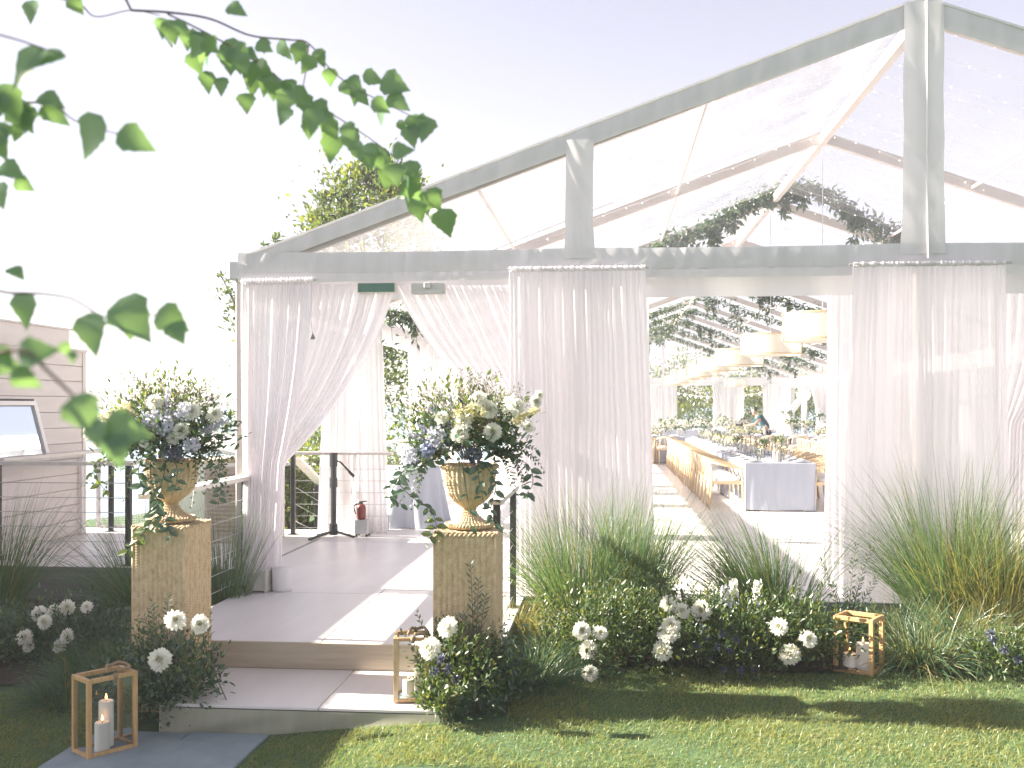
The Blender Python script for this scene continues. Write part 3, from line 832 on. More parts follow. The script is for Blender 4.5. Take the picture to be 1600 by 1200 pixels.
# panel on the left corner rod, pulled back a little
m_ = swag((gp(377, 441), gp(490, 438)), (gp(376, 600), gp(482, 590)), (gp(380, 745), gp(446, 715)), (gp(378, 916), gp(433, 914)), 61, pleats=12, amp=0.022)
def hd(u, v):
    p0 = np.array(gp(377, 441)); p1 = np.array(gp(490, 438)); rr = 0.021 + 0.007*np.sin(u*150) + 0.004*vnoise(u*60, 3)
    return p0[0] + (p1[0]-p0[0])*u, yA + rr*np.cos(v*2*np.pi), p0[2] + (p1[2]-p0[2])*u + 1.25*rr*np.sin(v*2*np.pi)
m_.grid(hd, 120, 9)
curtain('sheer white curtain on the tent corner rod left of the entrance', m_, [gp(375, 441), gp(494, 438)])
yB = G + 0.05
g2 = lambda px, py: gp(px, py, yB)
curtain('sheer white curtain swept from the entrance header down to the left corner', swag((g2(470, 443), g2(618, 446)), (g2(480, 560), g2(585, 585)), (g2(392, 720), g2(446, 722)), (g2(398, 900), g2(440, 898)), 64, pleats=11, amp=0.022))
curtain('sheer white curtain swept from the entrance header down behind the right urn', swag((g2(806, 446), g2(616, 446)), (g2(850, 560), g2(690, 600)), (g2(860, 690), g2(812, 652)), (g2(872, 870), g2(822, 872)), 67, pleats=12, amp=0.022))
# right edge of the picture: next opening's swept curtain
g3 = lambda px, py: gp(px, py, G + 0.35)
curtain('bright sheer curtain swept aside right of the ridge mast curtain', swag((g3(1548, 440), g3(1760, 440)), (g3(1560, 560), g3(1700, 560)), (g3(1556, 660), g3(1606, 660)), (g3(1550, 830), g3(1600, 830)), 69, pleats=9, amp=0.03))
# drapes on the legs along the left and right walls and the far gable
GRP_L, GRP_R, GRP_F = 'drapes on the tent legs of the left wall', 'drapes on the tent legs of the right wall', 'drapes on the far gable'
for n in range(1, NB + 1):
    y = G + BAY * n
    w = 0.62 if n > 1 else 0.55
    lab = 'white drape wrapping the nearest leg of the left wall, behind the tripod' if n == 1 else ('white drape on the second leg of the left wall, behind the round table' if n == 2 else 'white drape on the %s leg of the left tent wall, further back' % ('', '', '', 'third', 'fourth', 'fifth', 'sixth', 'seventh', 'eighth', 'ninth', 'tenth')[n])
    curtain(lab, panel(y - w/2, y + w/2, y - w*0.5, y + w*0.62, XL + 0.10, 3.05, 0.37, 8, 70 + n, amp=0.05, header=False, along='y', nv=14), mat='drape', group=GRP_L)
    if n == 1:
        curtain('white drape of clear backed cloth beside the tripod stand', panel(XL - 0.30, XL + 0.02, XL - 0.42, XL + 0.02, y - 0.18, 3.05, 0.40, 5, 77, header=False, nv=14), mat='sheer')
        curtain('white drape front of the nearest left wall leg', panel(XL - 0.02, XL + 0.42, XL - 0.0, XL + 0.50, y - 0.10, 3.05, 0.37, 7, 78, header=False, nv=16), mat='drape')
    if n == 2:
        curtain('white drape hanging straight behind the round table and urn flowers', panel(XL - 0.05, XL + 0.45, XL - 0.0, XL + 0.5, y - 0.10, 3.05, 0.37, 7, 79, header=False, nv=16), mat='drape')
    if n >= 2:
        yy = y
        curtain('white drape gathered on the %s leg of the right tent wall' % ('', '', 'second', 'third', 'fourth', 'fifth', 'sixth', 'seventh', 'eighth', 'ninth', 'tenth')[n], panel(yy - 0.55, yy + 0.45, yy - 0.45, yy + 0.4, XR - 0.12, 3.05, 0.37, 9, 90 + n, amp=0.06, header=False, along='y', nv=14), mat='drape', group=GRP_R)
for k, (xc, w, lab) in enumerate(((XM, 1.3, 'leftmost white drape in view on the far gable'), (5.75, 1.45, 'middle white drape on the far gable between two green openings'), (XR - 0.55, 1.5, 'white drape filling the far right corner of the tent'))):
    curtain(lab, panel(xc - w/2, xc + w/2, xc - w*0.5, xc + w*0.5, YF - 0.16, 3.05, 0.37, 12, 110 + k, amp=0.07, header=False, nv=12), mat='drape', group=GRP_F)
# knotted drape near the right far corner
kd = thing('knotted_drape', (7.9, 40.0, DZ), 'white drape tied in a big knot with greenery ties near the far right corner', 'curtain')
part('drape', swag(((6.9, 40, 3.05), (7.9, 40, 3.05)), ((7.25, 40, 2.7), (7.7, 40, 2.7)), ((7.35, 40, 2.45), (7.65, 40, 2.45)), ((6.6, 40.1, 1.6), (7.0, 40.1, 1.6)), 131, pleats=6, amp=0.07), M['drape'], kd, smooth=True)
part('drape', swag(((7.5, 39.9, 3.05), (8.5, 39.9, 3.05)), ((7.8, 39.9, 2.5), (8.4, 39.9, 2.5)), ((7.9, 39.9, 1.6), (8.3, 39.9, 1.6)), ((7.8, 39.9, 0.4), (8.45, 39.9, 0.4)), 133, pleats=7, amp=0.07), M['drape'], kd, smooth=True)
kn = MB().lathe([(0.02, -0.22), (0.17, -0.17), (0.26, -0.02), (0.22, 0.12), (0.10, 0.22), (0.02, 0.24)], 18, (7.45, 39.92, 2.40), lambda a, z, i: 0.035*np.sin(a*5 + z*9))
part('knot', kn, M['drape'], kd, smooth=True)
for (tx, tz) in ((6.75, 1.65), (8.1, 1.6)):
    t_ = MB(); foliage(t_, (tx, 39.8, tz), (0.28, 0.08, 0.07), 70, 0.12, 0.45)
    part('greenery_tie', t_, M['garland_leaf'], kd)


# ================================================================== HOUSE, TERRACE, RAILINGS (left)
HX, HY1, HY0 = -6.78, 12.74, 5.2
house = thing('garden_house', (-8.6, 9.0, 0), 'low flat roofed house clad in pale boards beside the terrace', 'house')
part('wall', MB().box((-11.5, HY0, -0.2), (HX - 0.02, HY1 - 0.02, 2.68)), M['siding'], house)
bh = 0.196
for k in range(12):
    z0 = 0.36 + k * bh
    if z0 > 2.66: break
    part('plank', MB().box((HX - 0.018, HY0, z0 + 0.003), (HX + 0.004 + 0.002 * (k % 2), HY1, min(z0 + bh - 0.004, 2.70)), 0.003), M['siding'], house)
for k in range(12):
    z0 = 0.36 + k * bh
    part('plank', MB().box((-11.5, HY1 - 0.018, z0 + 0.003), (HX - 0.02, HY1 + 0.004, min(z0 + bh - 0.004, 2.70)), 0.003), M['siding'], house)
part('corner_trim', MB().box((HX - 0.09, HY1 + 0.005, 0.36), (HX + 0.012, HY1 + 0.018, 2.72)).box((HX + 0.008, HY1 - 0.07, 0.36), (HX + 0.016, HY1 + 0.006, 2.72)), M['siding'], house)
part('roof_edge', MB().box((-11.6, HY0 - 0.1, 2.701), (HX + 0.03, HY1 + 0.03, 2.735)), M['siding'], house)
part('parapet', MB().box((-11.5, HY0 - 0.05, 2.737), (HX + 0.0, 12.36, 2.96)).box((-11.6, HY0 - 0.1, 2.962), (HX + 0.03, 12.40, 2.985)), M['siding'], house)
# awning window, pushed open at the bottom
wy0, wy1 = 10.2, 11.50; wz0, wz1 = 1.40, 2.04
part('window', MB().box((HX + 0.004, wy0 - 0.05, wz0 - 0.05), (HX + 0.008, wy1 + 0.05, wz1 + 0.05)), M['black'], house)
win = kids(house)[-1]
ti = 0.17
def sash_bar(a, b, w):
    return MB().bar(a, b, w, w)
wx = HX + 0.03
cs = [(wx, wy0, wz1), (wx, wy1, wz1), (wx + ti, wy1, wz0), (wx + ti, wy0, wz0)]
fr = MB()
for q in range(4): fr.bar(cs[q], cs[(q + 1) % 4], 0.07, 0.05)
part('frame', fr, M['white_paint'], win)
pm = MB().add([cs[0], cs[1], cs[2], cs[3]], [[0, 1, 2, 3]])
mirror, nt_, out_ = new_mat('window_pane')
g_ = nt_.nodes.new('ShaderNodeBsdfGlossy'); g_.inputs[0].default_value = (0.78, 0.84, 0.90, 1); g_.inputs['Roughness'].default_value = 0.03
nt_.links.new(g_.outputs[0], out_.inputs[0])
part('pane', pm, mirror, win)
part('stay', MB().tube([(wx, wy1 - 0.03, wz0 + 0.1), (wx + ti, wy1 - 0.02, wz0 + 0.05)], 0.008, 5).tube([(wx, wy1 - 0.3, wz0 + 0.0), (wx + ti - 0.02, wy1 - 0.12, wz0 + 0.06)], 0.008, 5), M['steel'], win)
part('drain_pipe', MB().tube([(HX + 0.05, HY1 - 0.16, 0.37), (HX + 0.05, HY1 - 0.16, 1.35)], 0.02, 8), M['white_paint'], house)

def railing(label, p0, p1, posts, zt=1.44, zb=DZ, ncab=6, top_w=0.15, name='cable_railing', post_w=0.055, base=None, top_to=None):
    p0 = np.array(p0, float); p1 = np.array(p1, float)
    c = (p0 + p1) / 2
    t = thing(name, (c[0], c[1], zb), label, 'railing')
    d = (p1 - p0) / np.linalg.norm(p1 - p0)
    a = p0 - d * 0.06; b = (p1 if top_to is None else np.array(top_to)) + d * 0.06
    part('top_rail', MB().bar((*a, zt - 0.018), (*b, zt - 0.018), top_w, 0.036), M['rail'], t)
    for f in posts:
        q = p0 + (p1 - p0) * f
        part('post', MB().box((q[0] - post_w/2, q[1] - post_w/2, zb), (q[0] + post_w/2, q[1] + post_w/2, zt - 0.037), 0.004).box((q[0] - post_w, q[1] - post_w, zb), (q[0] + post_w, q[1] + post_w, zb + 0.008)), M['black'], t)
    for k in range(ncab):
        z = zb + 0.09 + (zt - zb - 0.16) * k / ncab
        n_ = 7
        part('cable', MB().tube([(*(p0 + (p1 - p0) * (i_ / (n_ - 1))), z - 0.0) for i_ in range(n_)], 0.004, 4), M['wire'], t)
    return t
railing('cable railing with a bleached top rail along the front edge of the side terrace', (-9.0, 10.16), (-4.93, 10.16), (0.45, 1.0), 1.43)
railing('cable railing running back along the house wall with a pale top board', (-6.5, 10.4), (-6.5, 12.9), (0.0, 1.0), 1.45, top_w=0.2, ncab=0)
railing('short cable railing left of the entrance steps ending at the tent corner', (-3.27, 9.0), (-3.27, 7.1), (0.0, 0.98), 1.38)
railing('short cable railing right of the entrance behind the right urn pedestal', (-0.775, 8.35), (-0.775, 7.12), (0.0, 1.0), 1.36, post_w=0.05, top_w=0.09)
# railing behind the left wall near the tripod and the stair going down
rA = at_z(455, 835, DZ); rB = at_z(545, 832, DZ)
railing('horizontal cable railing with bleached top board behind the tripod stand', (rA.x, rA.y), (rA.x + 1.25, rA.y + 0.05), (0.02,), 1.42)
rC = at_z(495, 826, DZ)
st = thing('stair_railing', (rA.x + 0.2, rA.y + 0.9, 0.0), 'sloping stair handrail going down behind the tripod railing', 'railing')
pA = at_depth(462, 716, 13.3); pB = at_depth(503, 757, 14.6)
part('handrail', MB().bar(pA, pB, 0.13, 0.04), M['rail'], st)
pc = at_depth(495, 758, 14.5)
part('post', MB().box((pc.x - 0.03, pc.y - 0.03, 0.2), (pc.x + 0.03, pc.y + 0.03, pc.z), 0.004), M['black'], st)
for q in (0.0, 0.22, 0.44):
    part('cable', MB().tube([(pA.x, pA.y, 0.95 - q), (pB.x, pB.y, 0.62 - q)], 0.004, 4), M['wire'], st)
rl = thing('lower_railing', (-8.6, 22.0, 0.0), 'pale board railing crossing the hedge below the terrace', 'railing')
for (a_, b_, h_) in ((at_depth(436, 752, 19), at_depth(520, 722, 20), 0.16), (at_depth(436, 716, 21), at_depth(520, 714, 21), 0.20)):
    part('board', MB().bar(a_, b_, 0.05, h_), M['white_paint'] if h_ < 0.18 else M['fascia'], rl)
ph = at_depth(468, 705, 20)
part('pole', MB().tube([(ph.x, ph.y, -0.5), (ph.x, ph.y, at_depth(468, 655, 20).z)], 0.028, 6), M['rail'], rl)
rr_ = at_depth(585, 700, 16)
railing('pale handrail seen between the two left wall drapes above the blue round table', (-3.50, 14.4), (-3.50, 18.6), (0.2, 1.0), 1.44)
# mesh gate by the house corner
gt = thing('mesh_gate', (-6.35, 12.95, DZ), 'pale framed wire mesh gate panel beside the house corner', 'gate')
gm = MB(); gx0, gx1, gz0, gz1, gyy = -6.70, -5.9, 0.42, 1.27, 12.95
for (a_, b_) in (((gx0, gz0), (gx1, gz0)), ((gx0, gz1), (gx1, gz1)), ((gx0, gz0), (gx0, gz1)), ((gx1, gz0), (gx1, gz1))):
    gm.bar((a_[0], gyy, a_[1]), (b_[0], gyy, b_[1]), 0.04, 0.04)
part('frame', gm, M['white_paint'], gt)
wm = MB()
for k in range(1, 26): wm.tube([(gx0 + (gx1-gx0)*k/26, gyy, gz0), (gx0 + (gx1-gx0)*k/26, gyy, gz1)], 0.0025, 3, cap=False)
for k in range(1, 28): wm.tube([(gx0, gyy + 0.004, gz0 + (gz1-gz0)*k/28), (gx1, gyy + 0.004, gz0 + (gz1-gz0)*k/28)], 0.0025, 3, cap=False)
part('wire_mesh', wm, M['wire'], gt, kind='stuff')
part('post', MB().box((-5.86, 12.9, DZ), (-5.79, 12.97, 1.42), 0.004), M['black'], gt)
# beige louvre cabinet and a small shed on the terrace behind the left urn
lv = thing('louvre_cabinet', (-4.45, 12.0, DZ), 'beige cabinet with a louvred front behind the left urn', 'cabinet')
part('body', MB().box((-4.85, 11.95, DZ), (-4.06, 12.6, 1.28), 0.01), M['beige'], lv)
for k in range(16):
    z0 = 0.46 + k * 0.048
    part('slat', MB().bar((-4.80, 11.925, z0 + 0.012), (-4.11, 11.925, z0 + 0.012), 0.006, 0.044, up=(0, -0.6, 0.8)), M['beige'], lv)
sh = thing('garden_shed', (-6.6, 16.2, 0), 'small beige shed with a sloping roof behind the mesh gate', 'shed')
part('wall', MB().box((-7.1, 15.6, 0), (-5.2, 17.4, 1.12)), M['beige'], sh)
part('roof', MB().add([(-7.3, 15.4, 1.62), (-5.0, 15.4, 1.12), (-5.0, 17.6, 1.12), (-7.3, 17.6, 1.62), (-7.3, 15.4, 1.57), (-5.0, 15.4, 1.07), (-5.0, 17.6, 1.07), (-7.3, 17.6, 1.57)],
     [[0,1,2,3],[4,7,6,5],[0,4,5,1],[1,5,6,2],[2,6,7,3],[3,7,4,0]]), M['white_paint'], sh)
part('door', MB().box((-6.9, 15.575, 0.2), (-6.3, 15.6, 1.1)), M['white_paint'], sh)

# ================================================================== ENTRANCE FITTINGS
pe = at_y(591, 451, G + 0.02)
ex = thing('exit_sign', (pe.x, pe.y, pe.z - 0.05), 'dark green blank exit sign box on the entrance header', 'exit sign')
part('housing', MB().box((pe.x - 0.172, G - 0.06, pe.z - 0.045), (pe.x + 0.172, G + 0.02, pe.z + 0.045), 0.006), M['putty'], ex)
part('face', MB().box((pe.x - 0.165, G - 0.066, pe.z - 0.038), (pe.x + 0.165, G - 0.062, pe.z + 0.038)), M['exit_green'], ex)
pe = at_y(671, 452, G + 0.02)
el = thing('emergency_light', (pe.x, pe.y, pe.z - 0.05), 'putty coloured emergency light box on the entrance header', 'light fixture')
part('housing', MB().box((pe.x - 0.15, G - 0.075, pe.z - 0.05), (pe.x + 0.15, G + 0.01, pe.z + 0.045), 0.012), M['putty'], el)
part('lamp_head', MB().box((pe.x - 0.03, G - 0.10, pe.z + 0.0), (pe.x + 0.03, G - 0.078, pe.z + 0.05), 0.006), M['steel'], el)
part('louvre', MB().box((pe.x - 0.13, G - 0.082, pe.z - 0.044), (pe.x + 0.13, G - 0.077, pe.z - 0.018)), M['steel'], el)
pt = at_y(488, 523, G - 0.25)
hg = MB().tube([(pt.x - 0.01, pt.y, pt.z + 0.10), (pt.x, pt.y, pt.z + 0.0)], 0.003, 4)
hg.add([(pt.x - 0.018, pt.y, pt.z - 0.04), (pt.x + 0.028, pt.y, pt.z - 0.035), (pt.x + 0.004, pt.y, pt.z + 0.02), (pt.x, pt.y + 0.012, pt.z - 0.04)], [[0,1,2],[0,2,3],[1,3,2],[0,3,1]])
hg.tube([(pt.x - 0.01, pt.y, pt.z + 0.10), (pt.x - 0.01, pt.y, 3.12)], 0.0012, 3)
single('sash_weight', hg, M['fascia'], 'small grey triangular tag hanging before the left entrance curtain', 'tag')

# tripod stand
tp = at_z(521, 838, DZ)
ts = thing('tripod_stand', (tp.x, tp.y, DZ), 'black tripod stand with a boom arm beside the left wall drape', 'stand')
S = 13.0 / 1600
x, y = tp.x, tp.y
part('pole', MB().tube([(x, y, DZ + 0.03), (x, y, DZ + 1.02)], 0.036, 10), M['black'], ts)
part('collar', MB().tube([(x, y, DZ + 0.02), (x, y, DZ + 0.16)], 0.055, 10).tube([(x, y, DZ + 0.62), (x, y, DZ + 0.74)], 0.05, 10).tube([(x, y, DZ + 0.88), (x, y, DZ + 1.06)], 0.05, 10), M['black'], ts)
for (dx, dy) in ((-0.21, 0.0), (-0.19, -0.42), (0.30, -0.12)):
    part('leg', MB().bar((x, y, DZ + 0.07), (x + dx, y + dy, DZ + 0.012), 0.035, 0.024), M['black'], ts)
part('boom', MB().tube([(x + 0.02, y, DZ + 0.97), (x + 0.10, y, DZ + 0.93), (x + 0.26, y, DZ + 0.76)], 0.012, 6), M['black'], ts)
part('grip', MB().tube([(x + 0.20, y, DZ + 0.825), (x + 0.265, y, DZ + 0.755)], 0.02, 6), M['black'], ts)

def open_box(x, y, z, w, dp, h, label):
    t = thing('weight_box', (x, y, z), label, 'metal box')
    for (sx, sy) in ((-1,-1),(1,-1),(1,1),(-1,1)):
        part('foot', MB().box((x + sx*(w/2-0.02) - 0.012, y + sy*(dp/2-0.02) - 0.012, z), (x + sx*(w/2-0.02) + 0.012, y + sy*(dp/2-0.02) + 0.012, z + 0.03)), M['black'], t)
    part('body', MB().box((x - w/2, y - dp/2, z + 0.028), (x + w/2, y + dp/2, z + h), 0.008), M['steel'], t)
    return t
b1 = at_z(564, 839, DZ)
open_box(b1.x, b1.y + 0.1, DZ, 0.17, 0.17, 0.21, 'grey metal box on the floor carrying a red extinguisher')
p_ = at_depth(562, 814, b1.y); 
x_, y_ = b1.x - 0.02, b1.y + 0.10
def ext_at(x, y, z, label, hgt=0.23):
    t = thing('fire_extinguisher', (x, y, z), label, 'fire extinguisher')
    part('cylinder', MB().lathe([(0.0, z), (0.056, z + 0.005), (0.060, z + 0.03), (0.060, z + hgt*0.66), (0.045, z + hgt*0.80), (0.022, z + hgt*0.85), (0.0, z + hgt*0.85)], 14, (x, y, 0)), M['red'], t, smooth=True)
    part('valve', MB().box((x - 0.02, y - 0.02, z + hgt*0.84), (x + 0.02, y + 0.02, z + hgt*0.93), 0.004).bar((x - 0.03, y, z + hgt*0.95), (x + 0.07, y, z + hgt*1.0), 0.02, 0.014), M['black'], t)
    part('hose', MB().tube(spline([(x - 0.02, y, z + hgt*0.88), (x - 0.085, y - 0.03, z + hgt*0.75), (x - 0.065, y - 0.05, z + hgt*0.3)], 5), 0.01, 6), M['black'], t)
ext_at(x_, y_, DZ + 0.211, 'red fire extinguisher standing on a grey metal box by the drape')
b2 = at_z(578, 832, DZ)
open_box(b2.x + 0.12, b2.y + 0.18, DZ, 0.16, 0.16, 0.20, 'second grey metal box behind the floor extinguisher')
ext_at(b2.x - 0.02, b2.y + 0.02, DZ, 'red fire extinguisher standing on the floor beside the round table', 0.25)

# round table with pale blue cloth
rt = at_z(634, 826, DZ)
rx_, ry_ = rt.x, rt.y + 0.45
tb = thing('round_table', (rx_, ry_, DZ), 'small round table hidden under a pale blue cloth', 'table')
part('tabletop', MB().lathe([(0.0, DZ + 0.78), (0.37, DZ + 0.78), (0.37, DZ + 0.805), (0.0, DZ + 0.805)], 28, (rx_, ry_, 0)), M['chairwood'], tb)
part('pedestal', MB().tube([(rx_, ry_, DZ), (rx_, ry_, DZ + 0.78)], 0.04, 8), M['black'], tb)
def rcloth(u, v):
    a_ = u * 2 * np.pi; dn = smooth(0.30, 0.36, v); w = np.clip((v - 0.33) / 0.67, 0, 1)
    r = np.where(v < 0.33, 0.385 * v / 0.33, 0.385 + 0.10 * w + (0.018 + 0.055 * w) * np.sin(a_ * 9 + 1.2*np.sin(a_*2)) * w**0.6)
    z = np.where(v < 0.33, DZ + 0.812, DZ + 0.812 - w * 0.805)
    return rx_ + r*np.cos(a_), ry_ + r*np.sin(a_), z
single('tablecloth', MB().grid(rcloth, 120, 26), M['bluecloth'], 'pale blue cloth draped to the floor over the round table', 'tablecloth', smooth=True)
fm = MB()
for k in range(3):
    fm.grid(lambda u, v, k=k: (rx_ - 0.16 + 0.26*u + 0.04*k, ry_ - 0.12 + 0.24*v, DZ + 0.85 + 0.03*k + 0.05*np.sin(np.pi*u)*np.sin(np.pi*v) + 0.02*np.sin(u*9 + k)), 12, 10)
single('folded_napkin', fm, M['whitecloth'], 'heap of folded white cloth lying on the blue round table', 'cloth', smooth=True)
# tent weights at the left corner
w0 = at_z(403, 926, DZ)
tw = thing('leg_weight', (w0.x, w0.y, DZ), 'pale grey moulded weight box at the foot of the left corner post', 'weight')
x, y = w0.x, w0.y
part('body', MB().bar((x, y + 0.08, DZ + 0.02), (x, y + 0.08, DZ + 0.17), 0.19, 0.19, w1=0.11, h1=0.12, up=(0, 1, 0)).box((x + 0.06, y - 0.02, DZ), (x + 0.085, y + 0.18, DZ + 0.2), 0.004).box((x - 0.10, y - 0.03, DZ), (x - 0.06, y + 0.19, DZ + 0.05), 0.004), M['putty'], tw)
single('wrapped_weight', MB().lathe([(0.0, DZ), (0.085, DZ), (0.088, DZ + 0.02), (0.09, DZ + 0.19), (0.085, DZ + 0.205), (0.0, DZ + 0.205)], 20, (x + 0.18, y + 0.12, 0)), M['whitecloth'], 'round white wrapped weight beside the grey weight box', 'weight', smooth=True)

# ================================================================== DRUM LAMPS, GARLANDS, FAIRY LIGHTS
def drum_mesh():
    m_ = MB()
    r_, h_ = 0.485, 0.34
    m_.lathe([(r_ - 0.012, 0), (r_ - 0.012, h_)], 48)
    n_ = 110
    for k in range(n_):
        a_ = 2*np.pi*k/n_
        c_, s_ = math.cos(a_), math.sin(a_)
        m_.bar((c_*r_, s_*r_, 0.01), (c_*r_, s_*r_, h_ - 0.01), 0.009, 0.006, up=(c_, s_, 0))
    for z in np.linspace(0.02, h_ - 0.02, 13):
        m_.lathe([(r_ + 0.003, z - 0.003), (r_ + 0.007, z), (r_ + 0.003, z + 0.003)], 40)
    return m_.mesh('shade', M['cane'])
rg = MB().lathe([(0.475, 0.0), (0.495, 0.0), (0.497, 0.022), (0.475, 0.022), (0.475, 0.0)], 48)
rg2 = MB()
for z in (0.0, 0.322): rg2.merge(rg, Matrix.Translation((0, 0, z)))
rim_me = rg2.mesh('rim', M['chairwood']); shade_me = drum_mesh()
spk = MB()
for k in range(3):
    a_ = k * 2*np.pi/3; spk.bar((0, 0, 0.33), (0.48*math.cos(a_), 0.48*math.sin(a_), 0.33), 0.01, 0.01)
spider_me = spk.mesh('spider', M['steel'])
LG = 'drum pendant lamps hanging in a line along the tent ridge'
for n in range(1, 9):
    y = G + BAY * n - 0.05; z = 2.84 - (0.02 if n % 2 else 0)
    lab = ['', 'nearest and largest woven cream drum lamp, partly behind the right curtain', 'second woven cream drum lamp in the row along the ridge', 'third woven cream drum lamp in the row along the ridge', 'fourth woven cream drum lamp in the row along the ridge',
           'fifth woven cream drum lamp in the row', 'sixth woven cream drum lamp in the row', 'seventh woven cream drum lamp in the row', 'last and smallest woven cream drum lamp of the row'][n]
    t = thing('drum_lamp', (XM, y, z), lab, 'pendant lamp', LG)
    for nm, me in (('shade', shade_me), ('rim', rim_me), ('spider', spider_me)): place(me, nm, (0, 0, 0), parent=t)
    part('cord', MB().tube([(XM, y, z + 0.33), (XM, y, RIDGE - 0.2)], 0.006, 5), M['wire'], t)
t = thing('drum_lamp', (5.6, 45.9, 2.84), 'single cream drum lamp off the row, before the far middle drape', 'pendant lamp')
for nm, me in (('shade', shade_me), ('rim', rim_me), ('spider', spider_me)): place(me, nm, (0, 0, 0), parent=t)
part('cord', MB().tube([(5.6, 45.9, 3.17), (5.6, 45.9, float(roof_z(5.6)) - 0.1)], 0.006, 5), M['wire'], t)

def garland(label, y, xa, xb, n, dens=1.0, drops=6, leaf=0.085, dz=-0.2, lift=None, thick=0.12):
    m_ = MB(); st_ = MB()
    u = rng.random(n)
    x = xa + (xb - xa) * u
    amp = 0.55 + 0.5 * np.abs(vnoise(u * 11, 3 + int(y)))
    zc = roof_z(x) + dz if lift is None else lift(x)
    C = np.stack([x, y + rng.normal(size=n)*thick*0.7*amp, zc + rng.normal(size=n)*thick*amp - 0.05], 1)
    ds = rng.random(drops)
    for q in ds:
        k = int(n * 0.04); xq = xa + (xb - xa) * q; zq = float(roof_z(xq) + dz) if lift is None else float(lift(np.array([xq]))[0])
        ln = rng.uniform(0.2, 0.6); tt = rng.random(k)
        C = np.concatenate([C, np.stack([xq + rng.normal(size=k)*0.035, y + rng.normal(size=k)*0.035, zq - ln*tt], 1)])
        st_.tube([(xq, y, zq), (xq + 0.02, y, zq - ln)], 0.003, 4)
    k = len(C)
    A = unit(k) + np.array([0, 0, -0.55]); l = leaf*(0.6 + 0.8*rng.random(k))
    m_.leaves(C, A, unit(k), l, l*0.36)
    us = np.linspace(0, 1, 24); xs_ = xa + (xb - xa)*us; zs = roof_z(xs_) + dz if lift is None else lift(xs_)
    st_.tube(np.stack([xs_, np.full(24, y), zs], 1), 0.008, 5)
    cx = (xa + xb)/2
    t = thing('greenery_garland', (cx, y, 3.4), label, 'garland', 'greenery garlands along the tent rafters')
    part('foliage', m_, M['garland_leaf'], t); part('stem', st_, M['stem'], t)
# the arched front garland seen through the gable
g0 = [at_y(px, py, G + 2*BAY - 0.45) for px, py in ((1012, 392), (1060, 372), (1110, 352), (1150, 322), (1190, 305), (1235, 287), (1270, 290), (1310, 310), (1350, 340), (1395, 362), (1440, 385))]
gxs = np.array([p.x for p in g0]); gzs = np.array([p.z for p in g0])
garland('arched front greenery garland high in the gable left of the mast', G + 2*BAY - 0.45, float(gxs[0]), float(gxs[-1]), 2600, drops=12, leaf=0.12, lift=lambda x: np.interp(x, gxs, gzs), thick=0.11)
for n, lab in ((4, 'first garland seen through the table opening, above the nearest lamp'), (5, 'garland on the fifth rafter pair behind the nearest lamps'), (6, 'garland on the sixth rafter pair above the lamp row'), (7, 'garland on the seventh rafter pair further down the tent'), (8, 'garland on the eighth rafter pair deep in the tent'), (9, 'garland on the last rafter pair by the far gable')):
    garland(lab, G + BAY*n - 0.12, XL + 1.6 if n > 4 else XM - 0.6, XR - 1.2, 1300 if n < 8 else 1000, drops=14, leaf=0.09 + 0.006*n, thick=0.07, dz=-0.30)
gl2 = [at_y(px, py, G + BAY - 0.3) for px, py in ((600, 484), (625, 488), (642, 494), (655, 508))]
garland('short dark greenery sprays in the top of the entrance opening', G + BAY - 0.3, gl2[0].x, gl2[-1].x, 260, drops=3, leaf=0.09, lift=lambda x: np.interp(x, [p.x for p in gl2], [p.z for p in gl2]) , thick=0.06)
pr = at_y(1582, 470, G + 1.2)
garland('greenery garland end visible at the right edge beyond the mast curtain', G + 1.2, pr.x - 0.15, pr.x + 0.5, 200, drops=3, leaf=0.085, lift=lambda x: 0*x + pr.z, thick=0.10)

bulb_me = None
for k in range(26):
    y = G + 0.35 + k * 0.46 + rng.uniform(-0.05, 0.05)
    if y > G + 3.1*BAY: break
    sagl = rng.uniform(0.01, 0.05)
    xs_ = np.concatenate([np.linspace(XL + 0.15, XM, 22), np.linspace(XM, XR - 0.15, 22)[1:]])
    ph_ = rng.uniform(0, 6)
    dy = 0.10*np.sin(xs_*0.9 + ph_)
    z = roof_z(xs_) - 0.05 - sagl*np.abs(np.sin(xs_*3.0 + ph_))
    t = thing('fairy_light_strand', (XM, y, 3.4), 'thin strand of tiny fairy lights strung under the clear tent roof', 'string lights', 'fairy light strands under the clear roof')
    part('wire', MB().tube(np.stack([xs_, y + dy, z], 1), 0.0022, 3, cap=False), M['wire'], t)
    mbb = MB()
    n_ = 46
    xb = np.linspace(XL + 0.2, XR - 0.2, n_) + rng.uniform(-0.05, 0.05, n_)
    yb = y + 0.10*np.sin(xb*0.9 + ph_); zb = roof_z(xb) - 0.062 - sagl*np.abs(np.sin(xb*3.0 + ph_))
    o6 = np.array([[1,0,0],[-1,0,0],[0,1,0],[0,-1,0],[0,0,1.6],[0,0,-1.6]])*0.0055
    V = (np.stack([xb, yb, zb], 1)[:, None, :] + o6[None]).reshape(-1, 3)
    F = np.concatenate([np.arange(n_)[:, None]*6 + np.array([f_]) for f_ in ((0,2,4),(2,1,4),(1,3,4),(3,0,4),(2,0,5),(1,2,5),(3,1,5),(0,3,5))])
    mbb.add(V, F)
    part('bulbs', mbb, M['bulb'], t, kind='stuff')
